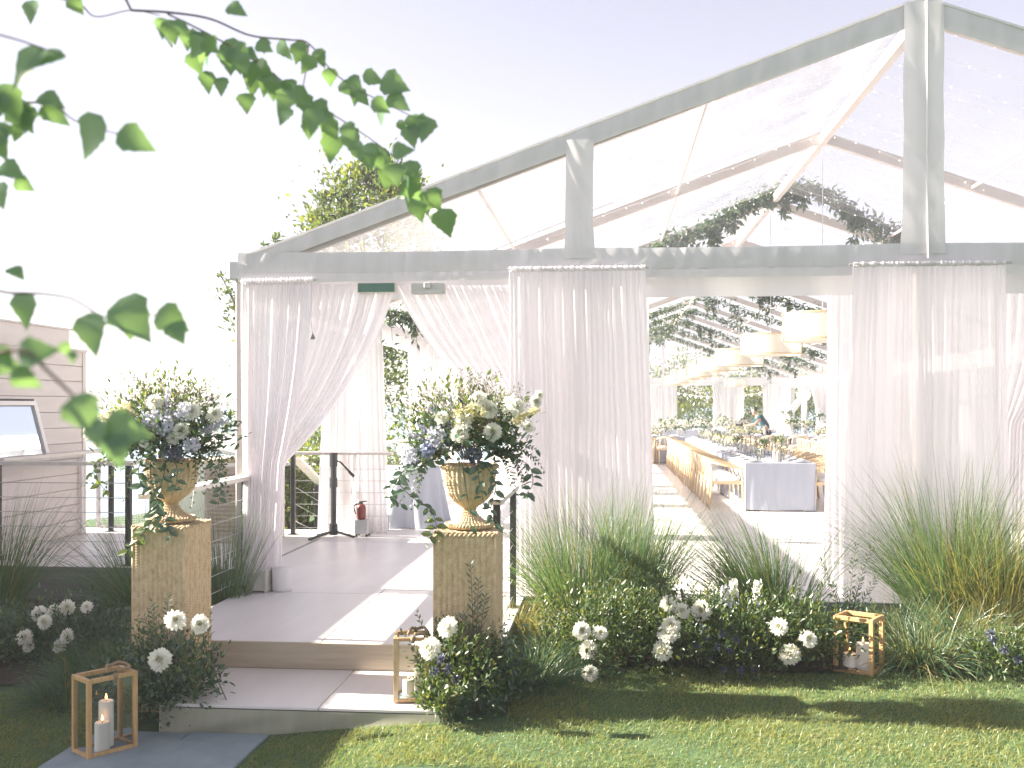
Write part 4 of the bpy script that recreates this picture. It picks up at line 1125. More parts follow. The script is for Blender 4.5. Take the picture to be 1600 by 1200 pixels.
# outdoor bulb string beyond the far gable
pts = [at_y(px, py, YF + 2.5) for px, py in ((1030, 608), (1070, 616), (1105, 620), (1150, 619), (1200, 612), (1260, 598))]
fs = thing('festoon_string', (6, YF + 2.5, 2.5), 'swagged string of white bulbs outside before the far trees', 'string lights')
part('cable', MB().tube(spline(pts, 5), 0.012, 4, cap=False), M['white_paint'], fs)
mbb = MB(); P_ = spline(pts, 4); 
for p in P_: mbb.lathe([(0.0, -0.10), (0.045, -0.06), (0.05, -0.02), (0.02, 0.02)], 6, p)
part('bulbs', mbb, M['bulb'], fs, kind='stuff')

# ================================================================== BANQUET TABLES AND CHAIRS
TH = DZ + 0.75
def cloth_mesh(w, l, seed):
    """cloth over a w x l table reaching the floor, centre at the origin of the foot"""
    m_ = MB(); hw, hl = w/2, l/2; H = 0.755
    m_.grid(lambda u, v: (-hw + w*u, -hl + l*v, H + 0.001*np.sin(u*9 + seed)*np.sin(v*21)), 8, 20)
    def side(p0, p1, nx, ny, sd):
        L = math.hypot(p1[0]-p0[0], p1[1]-p0[1])
        def f(u, v):
            e = np.minimum(u, 1 - u) * L
            out = 0.004 + v*(0.012 + 0.010*np.sin(u*L*7 + sd + v*1.5) + 0.014*np.exp(-e*9)*np.sin(e*30 + sd) + 0.006*vnoise(u*L*6 + v*2, int(sd)))
            tuck = -0.03*v*np.exp(-e*14)
            cu = u + 0*v
            return (p0[0] + (p1[0]-p0[0])*cu + nx*(out + tuck), p0[1] + (p1[1]-p0[1])*cu + ny*(out + tuck), H - v*(H - 0.012 - 0.010*np.abs(np.sin(u*L*5 + sd))))
        m_.grid(f, max(14, int(L*22)), 12)
    side((-hw, -hl), (hw, -hl), 0, -1, seed + 1); side((hw, -hl), (hw, hl), 1, 0, seed + 2)
    side((hw, hl), (-hw, hl), 0, 1, seed + 3); side((-hw, hl), (-hw, -hl), -1, 0, seed + 4)
    return m_.mesh('tablecloth', M['bluecloth'], True)
cloths = [cloth_mesh(1.075, 2.405, 3.0), cloth_mesh(1.075, 2.405, 11.0)]
ttop_me = MB().box((-0.53, -1.19, 0.715), (0.53, 1.19, 0.745), 0.006).mesh('tabletop', M['chairwood'])
tleg_me = MB().box((-0.025, -0.025, 0), (0.025, 0.025, 0.714)).mesh('leg', M['black'])
def banquet_table(x, y, rz, lab, grp, k=0):
    t = thing('banquet_table', (x, y, DZ), lab[0], 'table', grp, rz=rz)
    place(ttop_me, 'tabletop', (0, 0, 0), parent=t)
    for sx in (-1, 1):
        for sy in (-1, 1): place(tleg_me, 'leg', (sx*0.45, sy*1.0, 0), parent=t)
    place(cloths[k % 2], 'tablecloth', (x, y, DZ), lab[1], 'tablecloth', 'pale blue cloths on the long tables' if grp else None, rz=rz)

# chair: pale oak armchair with a round back rail
def chair_meshes():
    out = []
    cu = MB()
    def cush(u, v):
        a_ = u*2*np.pi; r = np.minimum(1, v*1.15)
        bx = np.sign(np.cos(a_))*np.abs(np.cos(a_))**0.55; by = np.sign(np.sin(a_))*np.abs(np.sin(a_))**0.55
        e = np.clip((v - 0.87)/0.13, 0, 1)
        return bx*0.225*r - 0.0, by*0.235*r, 0.505 + 0.012*(1 - r**2) - e*0.05
    cu.grid(cush, 26, 9); out.append(('cushion', cu.mesh('cushion', M['cushion'], True)))
    fr = MB()
    for (p, q) in (((0.225, -0.23), (0.225, 0.23)), ((-0.215, -0.21), (-0.215, 0.21)), ((-0.215, -0.225), (0.225, -0.245)), ((-0.215, 0.225), (0.225, 0.245))):
        fr.bar((*p, 0.43), (*q, 0.43), 0.026, 0.05)
    fr.box((-0.205, -0.215, 0.44), (0.215, 0.225, 0.455))
    out.append(('seat_frame', fr.mesh('seat_frame', M['chairwood'])))
    for s in (-1, 1):
        out.append(('leg', MB().tube([(0.245, s*0.265, 0.0), (0.235, s*0.262, 0.43), (0.225, s*0.275, 0.66)], [0.014, 0.019, 0.015], 6).mesh('leg', M['chairwood'], True)))
        out.append(('leg', MB().tube([(-0.285, s*0.215, 0.0), (-0.235, s*0.215, 0.42), (-0.225, s*0.20, 0.56), (-0.262, s*0.175, 0.745)], [0.014, 0.020, 0.019, 0.014], 6).mesh('leg', M['chairwood'], True)))
    rp = spline([(0.245, -0.278, 0.655), (0.05, -0.285, 0.685), (-0.14, -0.245, 0.725), (-0.245, -0.13, 0.755), (-0.275, 0.0, 0.762), (-0.245, 0.13, 0.755), (-0.14, 0.245, 0.725), (0.05, 0.285, 0.685), (0.245, 0.278, 0.655)], 4)
    rl_ = MB()
    T_ = np.gradient(rp, axis=0); T_[:, 2] = 0; T_ /= np.linalg.norm(T_, axis=1)[:, None]; Sx = np.stack([T_[:, 1], -T_[:, 0], 0*T_[:, 0]], 1)
    wv = 0.016 + 0.012*np.exp(-((np.arange(len(rp)) - len(rp)/2)/8.0)**2)
    ring = np.stack([rp + Sx*0.014 - [0, 0, 0.012], rp - Sx*0.014 - [0, 0, 0.012], rp - Sx*0.014 + np.stack([0*wv, 0*wv, wv], 1), rp + Sx*0.014 + np.stack([0*wv, 0*wv, wv], 1)], 1)
    n_ = len(rp); F = [[i_*4 + j_, i_*4 + (j_+1) % 4, (i_+1)*4 + (j_+1) % 4, (i_+1)*4 + j_] for i_ in range(n_-1) for j_ in range(4)] + [[0,1,2,3],[(n_-1)*4+3,(n_-1)*4+2,(n_-1)*4+1,(n_-1)*4]]
    rl_.add(ring.reshape(-1, 3), F)
    out.append(('arm_rail', rl_.mesh('arm_rail', M['chairwood'])))
    for s in (-1, 1):
        out.append(('splat', MB().bar((-0.222, s*0.035, 0.45), (-0.268, s*0.075, 0.752), 0.034, 0.012, up=(1, 0, 0)).mesh('splat', M['chairwood'])))
    return out
CH = chair_meshes()
def chair(x, y, rz, lab, grp):
    t = thing('oak_armchair', (x, y, DZ), lab, 'chair', grp, rz=rz)
    for nm, me in CH: place(me, nm, (0, 0, 0), parent=t)
    return t

# tableware shared by all tables
plate_me = MB().lathe([(0.0, 0.004), (0.075, 0.004), (0.085, 0.009), (0.138, 0.018), (0.14, 0.021), (0.08, 0.012), (0.0, 0.010)], 20).mesh('plate', M['china'], True)
nap = MB().grid(lambda u, v: (-0.05 + 0.10*u, -0.11 + 0.22*v, 0.030 + 0.018*np.sin(np.pi*u) + 0.008*np.sin(v*11)*np.sin(np.pi*u)), 8, 10)
napkin_me = nap.mesh('napkin', M['whitecloth'], True)
gp_ = [(0.034, 0.0), (0.032, 0.003), (0.005, 0.008), (0.004, 0.085), (0.012, 0.10), (0.036, 0.13), (0.040, 0.165), (0.034, 0.205)]
wine_me = MB().lathe(gp_, 12).mesh('wine_glass', M['crystal'], True)
tum_me = MB().lathe([(0.0, 0.004), (0.03, 0.004), (0.034, 0.05), (0.036, 0.11)], 12).mesh('tumbler', M['crystal'], True)
cyl = MB(); cyl.lathe([(0.05, 0.0), (0.05, 0.30)], 14); cyl_me = cyl.mesh('glass_cylinder', M['crystal'], True)
tap = MB().lathe([(0.035, 0.004), (0.035, 0.15), (0.02, 0.155), (0.0, 0.152)], 12); can_me = tap.mesh('candle', M['wax'], True)
fl_me = MB().lathe([(0.0, 0.155), (0.006, 0.165), (0.004, 0.18), (0.0, 0.195)], 6).mesh('flame', M['flame'])
def posy_mesh(n, r, seed, h=0.12):
    m_ = MB(); foliage(m_, (0, 0, h), (r, r, r*0.6), n, 0.055, 0.5, clump=10)
    return m_.mesh('foliage', M['dahlia_leaf'])
def bloom_ball(n, r, h, ls=0.035):
    m_ = MB(); u = unit(n); u[:, 2] = np.abs(u[:, 2]); C = np.array([0, 0, h]) + u*np.array([r, r, r*0.6])*rng.uniform(0.6, 1.05, (n, 1))
    m_.leaves(C, unit(n) + u, u, ls, ls*0.8); return m_
posies = [(posy_mesh(150, 0.15, s), bloom_ball(90, 0.16, 0.13).mesh('blooms', M['petal'])) for s in range(2)]
runner = []
for s in range(2):
    m_ = MB(); foliage(m_, (0, 0, 0.06), (0.15, 0.50, 0.08), 420, 0.06, 0.45, clump=18, up=0.1); r1 = m_.mesh('foliage', M['dahlia_leaf'])
    m_ = MB(); u = unit(260); u[:, 2] = abs(u[:, 2]); m_.leaves(np.array([0, 0, 0.07]) + u*np.array([0.17, 0.52, 0.12]), unit(260), u, 0.05, 0.045); r2 = m_.mesh('blooms', M['cream'])
    runner.append((r1, r2))
vase_me = MB().lathe([(0.0, 0.003), (0.026, 0.004), (0.030, 0.04), (0.022, 0.10), (0.026, 0.14)], 12).mesh('vase', M['crystal'], True)
def bud_vase(x, y, z, lab, grp, sc_=1.0, mat='fresh_leaf'):
    t = thing('bud_vase', (x, y, z), lab, 'vase', grp)
    place(vase_me, 'glass', (0, 0, 0), parent=t, scale=sc_)
    m_ = MB(); foliage(m_, (0, 0, 0.21*sc_), (0.09*sc_, 0.09*sc_, 0.07*sc_), 90, 0.05*sc_, 0.45, clump=9)
    part('foliage', m_, M[mat], t, world=False)
    m_ = MB()
    for q in range(5): m_.tube([(0.0, 0, 0.02), (rng.uniform(-.05, .05)*sc_, rng.uniform(-.05, .05)*sc_, 0.2*sc_)], 0.003, 4)
    part('stem', m_, M['stem'], t, world=False)
SETG = {'plate': ('white dinner plate laid on a blue banquet table', 'plate', 'dinner plates on the banquet tables'), 'napkin': ('folded white napkin on a dinner plate', 'napkin', 'napkins on the dinner plates'),
        'wine_glass': ('clear stemmed wine glass at a place setting', 'glass', 'wine glasses on the banquet tables'), 'tumbler': ('clear water tumbler at a place setting', 'glass', 'tumblers on the banquet tables')}
def put(nm, me, x, y, z, rz=0.0):
    l, c, g = SETG[nm]; place(me, nm, (x, y, z), l, c, g, rz=rz)
def candle(x, y, z, sc_):
    t = thing('candle_holder', (x, y, z), 'white candle in a clear glass cylinder on a banquet table', 'candle', 'candles in glass cylinders on the tables')
    place(cyl_me, 'glass', (0, 0, 0), parent=t, scale=(1, 1, sc_)); place(can_me, 'candle', (0, 0, 0), parent=t); place(fl_me, 'flame', (0, 0, 0), parent=t)
def dress(x, y, rz, full=True, mid=0, near=True, where=''):
    """lay a table: rz = 0 when its long side runs along y"""
    c_, s_ = math.cos(rz), math.sin(rz)
    def W(a_, b_): return x + a_*c_ - b_*s_, y + a_*s_ + b_*c_
    z = DZ + 0.757
    for q in range(4):
        b_ = -0.915 + 0.61*q
        for s in (-1, 1):
            px_, py_ = W(s*0.37, b_ + rng.uniform(-.02, .02)); put('plate', plate_me, px_, py_, z)
            put('napkin', napkin_me, px_, py_, z, rz + (0 if s > 0 else math.pi) + rng.uniform(-.15, .15) + 0.0)
            gx_, gy_ = W(s*0.25, b_ + 0.17 + rng.uniform(-.02, .02)); put('wine_glass', wine_me, gx_, gy_, z)
            gx_, gy_ = W(s*0.19, b_ + 0.09 + rng.uniform(-.02, .02)); put('tumbler' if q % 2 else 'wine_glass', tum_me if q % 2 else wine_me, gx_, gy_, z)
    for q in range(5):
        px_, py_ = W(rng.uniform(-.10, .10), -1.0 + q*0.48 + rng.uniform(-.06, .06))
        if q % 2 or mid < 0: candle(px_, py_, z, rng.uniform(0.7, 1.15))
    if mid >= 0:
        a_, b_ = W(0.0, 0.0 if mid else 0.5)
        t = thing('centrepiece', (a_, b_, z), ('low leafy cream centrepiece on the ' + where), 'flowers', 'low flower centrepieces on the banquet tables', rz=rz)
        r1, r2 = runner[mid % 2]; place(r1, 'foliage', (0, 0, 0), parent=t); place(r2, 'blooms', (0, 0, 0), parent=t)
LT = 'tables end to end in the long row under the lamps'
ordn = ['front', 'second', 'third', 'fourth', 'fifth']
for k in range(5):
    yk = 16.27 + 1.215 + 2.455*k
    banquet_table(2.675, yk, 0.0, ('%s table from the viewer in the long row under the lamps' % ordn[k], 'pale blue cloth over the %s table of the long row' % ordn[k]), LT, k)
    dress(2.675, yk, 0.0, mid=(k % 2) if k > 1 else -1, where='%s table of the long row' % ordn[k])
bv = at_depth(1217, 723, 16.9)
bud_vase(bv.x, bv.y, TH + 0.007, 'glass vase of yellow green flowers near the front edge of the long table', None, 1.25)
for (dx, dy, s_) in ((-0.28, 0.5, 0.6), (0.22, 1.1, 0.7), (-0.05, 1.5, 1.0), (0.15, 2.6, 1.0), (-0.2, 3.6, 1.0)):
    bud_vase(2.675 + dx, 16.3 + dy, TH + 0.007, 'small glass bud vase with green sprigs between the place settings', 'bud vases on the long table', s_, 'dahlia_leaf')
ORD = ['first', 'second', 'third', 'fourth', 'fifth', 'sixth', 'seventh', 'eighth', 'ninth', 'tenth', 'eleventh', 'twelfth', 'thirteenth', 'fourteenth', 'fifteenth', 'sixteenth', 'seventeenth', 'eighteenth', 'nineteenth', 'twentieth']
CL, CR = 'oak armchairs along the left side of the long table', 'oak armchairs along the right side of the long table'
for k in range(20):
    yk = 16.72 + 0.612*k
    o_ = ORD[k]
    chair(1.88 + rng.uniform(-.02, .02), yk, rng.uniform(-.05, .05), 'nearest pale oak armchair with ivory cushion, left of the front table' if k == 0 else '%s pale oak armchair from the viewer in the row left of the long table' % o_, CL)
    chair(3.47 + rng.uniform(-.02, .02), yk - 0.1, math.pi + rng.uniform(-.06, .06), 'nearest pale oak armchair with ivory cushion, right of the front table' if k == 0 else '%s pale oak armchair from the viewer in the row right of the long table' % o_, CR)
# parallel long table on the right, and cross tables further back
for k in range(4):
    yk = 19.6 + 2.455*k
    banquet_table(6.15, yk, 0.0, ('%s table of the second long row at the right' % ordn[k], 'pale blue cloth on the %s table of the second long row at the right' % ordn[k]), 'tables of the second long row at the right', k)
    dress(6.15, yk, 0.0, mid=k % 2, where='%s table of the right long row' % ordn[k])
    for q in range(4):
        chair(5.33 + rng.uniform(-.03, .03), yk - 0.92 + 0.612*q, rng.uniform(-.12, .12), '%s pale oak armchair from the viewer along the second long row of tables' % ORD[4*k + q], 'oak armchairs on the near side of the second long row')
for (x, y, lab) in ((4.1, 31.2, 'cross table before the person'), (6.6, 31.2, 'cross table by the far right corner'), (1.0, 30.2, 'cross table at the end of the left chair row'), (-1.5, 30.2, 'cross table behind the near curtain'),
                    (2.3, 38.0, 'table furthest down the tent behind the long row'), (4.8, 38.0, 'table furthest down the tent on the right')):
    banquet_table(x, y, R(90), (lab, 'pale blue cloth over the ' + lab), None, 1)
    dress(x, y, R(90), mid=1, where=lab)
for (x, y) in ((0.4, 29.3), (1.05, 29.3), (1.65, 29.3), (-0.3, 29.3)):
    chair(x, y, R(90), 'pale oak armchair at the cross table back left of the chair row', 'oak armchairs at the back left cross table')
for (x, y) in ((3.4, 30.4), (4.0, 30.35), (4.7, 30.4), (5.5, 30.4), (6.2, 30.35), (6.9, 30.4)):
    chair(x, y, R(90) + rng.uniform(-.2, .2), 'pale oak armchair with its back to the viewer at the right cross tables', 'oak armchairs at the right cross tables')
# tall arrangements standing on the far tables
for (px, py, d, r_, wh) in ((1062, 672, 30.4, 0.32, 'above the end of the left chair row'), (1094, 668, 33, 0.34, 'below the left far green opening'), (1128, 664, 36, 0.34, 'before the middle far drape'), (1035, 674, 30.2, 0.28, 'beside the near curtain edge'), (1166, 668, 37, 0.25, 'left of the person'), (1236, 672, 31, 0.2, 'right of the person'), (1258, 673, 31, 0.25, 'below the far right corner drape'), (1300, 672, 31, 0.22, 'beside the right curtain')):
    p = at_depth(px, py, d)
    t = thing('flower_centrepiece', (p.x, p.y, TH), 'bushy white flowers on a far table ' + wh, 'flowers', 'bushy white flower centrepieces on the far tables')
    m_ = MB(); foliage(m_, (0, 0, 0.25), (r_, r_, 0.17), 260, 0.08, 0.5, clump=14); part('foliage', m_, M['dahlia_leaf'], t, world=False)
    part('blooms', bloom_ball(260, r_*1.05, 0.28, 0.06), M['petal'], t, world=False, kind='stuff')
    part('vase', MB().lathe([(0.0, 0.0), (0.06, 0.0), (0.05, 0.05), (0.09, 0.18)], 12), M['china'], t, world=False)

# ------------------------------------------------------------------ person leaning over a far table
pp = at_depth(1189, 668, 31.9)
PX_, PY_ = pp.x + 0.12, pp.y
person = thing('person', (PX_, PY_, DZ), 'person with dark hair in a dark teal shirt leaning over a far table', 'person')
def skin_mesh(name, joints, edges, mat, parent, sub=2):
    me = bpy.data.meshes.new(name); me.from_pydata([j[:3] for j in joints], edges, []); me.materials.append(mat)
    o = bpy.data.objects.new(name, me); o.parent = parent; COL.objects.link(o)
    sk = o.modifiers.new('skin', 'SKIN'); sk.use_smooth_shade = True
    sl = me.skin_vertices[0].data if me.skin_vertices else None
    if sl is None:
        bpy.context.view_layer.update(); sl = me.skin_vertices[0].data
    for v_, j in zip(sl, joints): v_.radius = (j[3], j[3] if len(j) < 5 else j[4])
    sl[0].use_root = True
    s2 = o.modifiers.new('smooth', 'SUBSURF'); s2.levels = sub; s2.render_levels = sub
    return o
# the body leans to -x; pelvis is the root
J = [(0.06, 0, 0.92, .15, .13), (-0.02, 0, 1.10, .14, .11), (-0.13, 0, 1.24, .16, .12), (-0.21, 0, 1.31, .12, .10), (-0.27, 0, 1.36, .055), (-0.31, 0, 1.42, .082, .09), (-0.33, 0, 1.50, .088, .095), (-0.335, 0, 1.56, .055),
     (-0.17, -0.19, 1.28, .062), (-0.33, -0.25, 1.08, .048), (-0.55, -0.14, 1.03, .036), (-0.63, -0.10, 1.03, .034),
     (-0.17, 0.19, 1.28, .062), (-0.33, 0.24, 1.08, .048), (-0.55, 0.13, 1.04, .036), (-0.63, 0.09, 1.04, .034),
     (0.05, -0.10, 0.82, .095), (0.00, -0.11, 0.48, .062), (0.05, -0.11, 0.09, .045), (-0.10, -0.12, 0.03, .035),
     (0.05, 0.10, 0.82, .095), (0.0, 0.11, 0.48, .062), (0.07, 0.11, 0.09, .045), (-0.08, 0.12, 0.03, .035)]
E = [(0,1),(1,2),(2,3),(3,4),(4,5),(5,6),(6,7),(3,8),(8,9),(9,10),(10,11),(3,12),(12,13),(13,14),(14,15),(0,16),(16,17),(17,18),(18,19),(0,20),(20,21),(21,22),(22,23)]
skin_mesh('body', J, E, M['skin'], person)
for s in (-1, 1):      # fingers closed on the camera, rooted in the palm
    for q, ln in enumerate((0.062, 0.07, 0.066, 0.05)):
        yb = s*(0.10 - 0.0) ; zb = 1.052 - 0.017*q
        skin_mesh('finger', [(-0.63, yb, zb, .009), (-0.63 - ln*0.6, yb - s*0.01, zb + 0.004, .008), (-0.63 - ln*0.85, yb - s*0.035, zb, .0075)], [(0,1),(1,2)], M['skin'], person, 1)
    skin_mesh('thumb', [(-0.60, s*0.10, 1.05, .011), (-0.635, s*0.08, 1.085, .009), (-0.66, s*0.06, 1.085, .008)], [(0,1),(1,2)], M['skin'], person, 1)
skin_mesh('shirt', [(0.085, 0, 0.86, .18, .16), (-0.02, 0, 1.10, .155, .125), (-0.13, 0, 1.24, .175, .135), (-0.215, 0, 1.315, .125, .11), (-0.17, -0.195, 1.28, .075), (-0.42, -0.20, 1.06, .055), (-0.17, 0.195, 1.28, .075), (-0.42, 0.19, 1.06, .055)],
          [(0,1),(1,2),(2,3),(3,4),(4,5),(3,6),(6,7)], M['teal_shirt'], person)
skin_mesh('trousers', [(0.06, 0, 0.90, .165, .145), (0.05, -0.10, 0.80, .108), (0.0, -0.11, 0.48, .078), (0.05, -0.11, 0.10, .062), (0.05, 0.10, 0.80, .108), (0.0, 0.11, 0.48, .078), (0.07, 0.11, 0.10, .062)], [(0,1),(1,2),(2,3),(0,4),(4,5),(5,6)], M['trousers'], person)
skin_mesh('hair', [(-0.285, 0, 1.46, .078, .088), (-0.30, 0, 1.53, .092, .098), (-0.33, 0, 1.575, .072, .082), (-0.375, 0, 1.575, .04, .06)], [(0,1),(1,2),(2,3)], M['hair'], person)
part('face', MB().lathe([(0.0, -0.018), (0.012, -0.012), (0.010, 0.01), (0.0, 0.022)], 8, (-0.425, 0, 1.485)).box((-0.418, -0.045, 1.506), (-0.408, -0.022, 1.516)).box((-0.418, 0.022, 1.506), (-0.408, 0.045, 1.516)).box((-0.412, -0.022, 1.446), (-0.402, 0.022, 1.453)), M['skin'], person, world=False)
cam_t = thing('handheld_camera', (PX_ - 0.70, PY_, DZ + 1.0), 'black camera held low in both hands by the leaning person', 'camera')
part('body', MB().box((-0.07, -0.075, 0.0), (0.03, 0.075, 0.10), 0.012), M['black'], cam_t, world=False)
part('lens', MB().tube([(-0.07, 0, 0.05), (-0.19, 0, 0.05)], 0.036, 14), M['black'], cam_t, world=False)
part('viewfinder', MB().box((-0.03, -0.03, 0.101), (0.025, 0.03, 0.13), 0.008), M['black'], cam_t, world=False)

# ================================================================== WICKER PEDESTALS, URNS, FLOWERS
def weave(a, z, amp, fa, fz):
    """basket weave relief: stakes crossed by strands that pass over and under"""
    return amp*(np.sin(a*fa)*np.sign(np.sin(z*fz*np.pi))*0.6 + 0.4*np.abs(np.sin(z*fz*np.pi)))
def pedestal(x0, x1, y0, y1, z0, z1, label):
    t = thing('wicker_pedestal', ((x0+x1)/2, (y0+y1)/2, z0), label, 'pedestal')
    H = z1 - z0
    def face(p, q, nx, ny):
        L = math.hypot(q[0]-p[0], q[1]-p[1]); ns = 11
        def f(u, v):
            z = z0 + H*v
            rib = np.abs(np.cos(u*ns*np.pi))**0.45; par = np.where(np.floor(u*ns + 0.5) % 2 > 0.5, 0.0, 0.5)
            strand = np.abs(np.sin((v*H/0.018 + par)*np.pi))**0.7
            o_ = 0.0085*rib + 0.0062*strand*rib
            o_ = o_ * np.clip(np.minimum(u, 1-u)*30, 0, 1)
            tp_ = 0.012*(v - 0.5)
            return p[0] + (q[0]-p[0])*u + nx*(o_), p[1] + (q[1]-p[1])*u + ny*(o_), z
        return MB().grid(f, 100, int(H/0.018*5) + 1)
    for (p, q, nx, ny) in (((x0, y0), (x1, y0), 0, -1), ((x1, y0), (x1, y1), 1, 0), ((x1, y1), (x0, y1), 0, 1), ((x0, y1), (x0, y0), -1, 0)):
        part('side_panel', face(p, q, nx, ny), M['wicker'], t, smooth=True)
    def topf(u, v):
        return x0 + (x1-x0)*u, y0 + (y1-y0)*v, z1 + 0.004 + 0.004*np.sin(u*60)*np.cos(v*40) + 0.02*(1 - np.maximum(np.abs(u-.5), np.abs(v-.5))*2)
    part('top', MB().grid(topf, 60, 50), M['wicker'], t, smooth=True)
    for (zc_, n_) in ((z1 - 0.012, 1), (z0 + 0.012, 0)):
        br = MB(); loop = [(x0, y0), (x1, y0), (x1, y1), (x0, y1), (x0, y0)]
        for k in range(4):
            a_, b_ = np.array(loop[k]), np.array(loop[k+1]); L = np.linalg.norm(b_ - a_); m_ = int(L/0.028)
            d_ = (b_ - a_)/L; nr = np.array([d_[1], -d_[0]])
            for q in range(m_):
                c_ = a_ + d_*(L*(q + 0.5)/m_)
                br.tube([(*(c_ - d_*0.02 + nr*0.002), zc_ - 0.017), (*(c_ + nr*0.013), zc_), (*(c_ + d_*0.02 + nr*0.002), zc_ + 0.017)], [0.006, 0.009, 0.006], 5)
        part('braid', br, M['wicker'], t, smooth=True)
    cr = MB()
    for (cx, cy_) in ((x0, y0), (x1, y0), (x1, y1), (x0, y1)): cr.tube([(cx, cy_, z0), (cx, cy_, z1)], 0.010, 8)
    part('corner_cane', cr, M['wicker'], t, smooth=True)
    return t
pedestal(-3.11, -2.76, 6.47, 6.90, 0.0, 1.215, 'left tall woven rattan pedestal beside the entrance step')
pedestal(-1.105, -0.715, 6.47, 6.86, 0.18, 1.195, 'right tall woven rattan pedestal on the entrance step')
def urn(x, y, z, label, s=1.0):
    t = thing('wicker_urn', (x, y, z), label, 'urn')
    pr = [(0.165, 0.0), (0.165, 0.022), (0.135, 0.035), (0.095, 0.055), (0.062, 0.085), (0.045, 0.115), (0.046, 0.135), (0.075, 0.16), (0.125, 0.195), (0.160, 0.245), (0.176, 0.30), (0.183, 0.36), (0.188, 0.41), (0.200, 0.425), (0.200, 0.44), (0.185, 0.445), (0.175, 0.42), (0.16, 0.38), (0.0, 0.37)]
    P_ = []
    for (a_, b_) in zip(pr[:-1], pr[1:]):
        n_ = max(2, int(math.hypot(b_[0]-a_[0], b_[1]-a_[1])/0.005))
        for q in range(n_): P_.append((a_[0] + (b_[0]-a_[0])*q/n_, a_[1] + (b_[1]-a_[1])*q/n_))
    P_.append(pr[-1])
    P_ = [(r_*s, h_*s + z) for r_, h_ in P_]
    nb_ = 30
    m_ = MB().lathe(P_, 150, (x, y, 0), lambda a, zz, i: (0.0042*np.cos(a*nb_) + 0.0025*(1 if (i//2) % 2 else -1)*np.cos(a*nb_) + 0.0016*(i % 3 - 1)) if i < len(P_) - 30 else 0*a)
    part('bowl', m_, M['wicker'], t, smooth=True)
    n_ = 46
    for (rad, zz, th) in ((0.194*s, z + 0.43*s, 0.011), (0.162*s, z + 0.018*s, 0.010)):
        rp = MB()
        for k in range(n_):
            a_ = 2*np.pi*k/n_; b_ = a_ + 0.16
            rp.tube([(x + rad*math.cos(a_), y + rad*math.sin(a_), zz - 0.013), (x + (rad + 0.008)*math.cos((a_+b_)/2), y + (rad + 0.008)*math.sin((a_+b_)/2), zz), (x + rad*math.cos(b_), y + rad*math.sin(b_), zz + 0.013)], [0.006, th*0.9, 0.006], 5)
        part('braid', rp, M['wicker'], t, smooth=True)
    return t
UL = (-2.93, 6.66, 1.235); UR = (-0.905, 6.66, 1.215)
urn(*UL, 'left woven rattan urn overflowing with flowers', 0.93); urn(*UR, 'right woven rattan urn overflowing with flowers', 0.93)

# ------------------------------------------------------------------ flowers
def dahlia_mesh(R_=0.058, seed=0, full=True):
    """a double dahlia: rows of cupped petals, from the upright heart to the rim that bends back"""
    r_ = np.random.default_rng(seed); m_ = MB()
    rows = [(8, 0.34, 1.30), (11, 0.50, 1.08), (14, 0.66, 0.84), (17, 0.80, 0.58), (19, 0.91, 0.32), (20, 0.98, 0.06), (18, 0.98, -0.22), (15, 0.92, -0.50)] if full else [(8, 0.36, 1.25), (12, 0.62, 0.85), (15, 0.85, 0.45), (17, 1.0, 0.08), (13, 0.95, -0.25)]
    for (n_, l, el) in rows:
        a = np.arange(n_)*2*np.pi/n_ + r_.uniform(0, 1) + r_.normal(size=n_)*0.05
        e = el + r_.normal(size=n_)*0.07
        L = R_*l*(1 + 0.06*r_.normal(size=n_)); W = R_*0.36*(0.75 + 0.25*l)
        d = np.stack([np.cos(a)*np.cos(e), np.sin(a)*np.cos(e), np.sin(e)], 1)
        s = np.stack([-np.sin(a), np.cos(a), 0*a], 1); u = np.cross(d, s)
        c0 = d*R_*0.06
        V = np.stack([c0, c0 + d*L[:,None]*0.4 + s*W*0.40 + u*W*0.16, c0 + d*L[:,None]*0.82 + s*W*0.36 + u*W*0.26, c0 + d*L[:,None]*1.0 + u*W*0.26,
                      c0 + d*L[:,None]*0.82 - s*W*0.36 + u*W*0.26, c0 + d*L[:,None]*0.4 - s*W*0.40 + u*W*0.16, c0 + d*L[:,None]*0.6 + u*W*0.02], 1).reshape(-1, 3)
        b = np.arange(n_)[:, None]*7
        m_.add(V, np.concatenate([b + np.array([t_]) for t_ in ([0,1,6],[1,2,6],[2,3,6],[3,4,6],[4,5,6],[5,0,6])]))
    m_.cur = 1
    n_ = 18; uu = unit(n_); uu[:, 2] = abs(uu[:, 2]) + 0.5
    m_.leaves(uu*R_*0.10 + np.array([0, 0, R_*0.12]), uu, unit(n_), R_*0.26, R_*0.13)
    m_.cur = 0
    return m_.mesh('dahlia', [M['petal'], M['petal_core']])
DAH = [dahlia_mesh(0.060, 1), dahlia_mesh(0.063, 2), dahlia_mesh(0.056, 3, False), dahlia_mesh(0.062, 4)]
def facing(d):
    d = Vector(d).normalized(); return d.to_track_quat('Z', 'Y').to_euler()
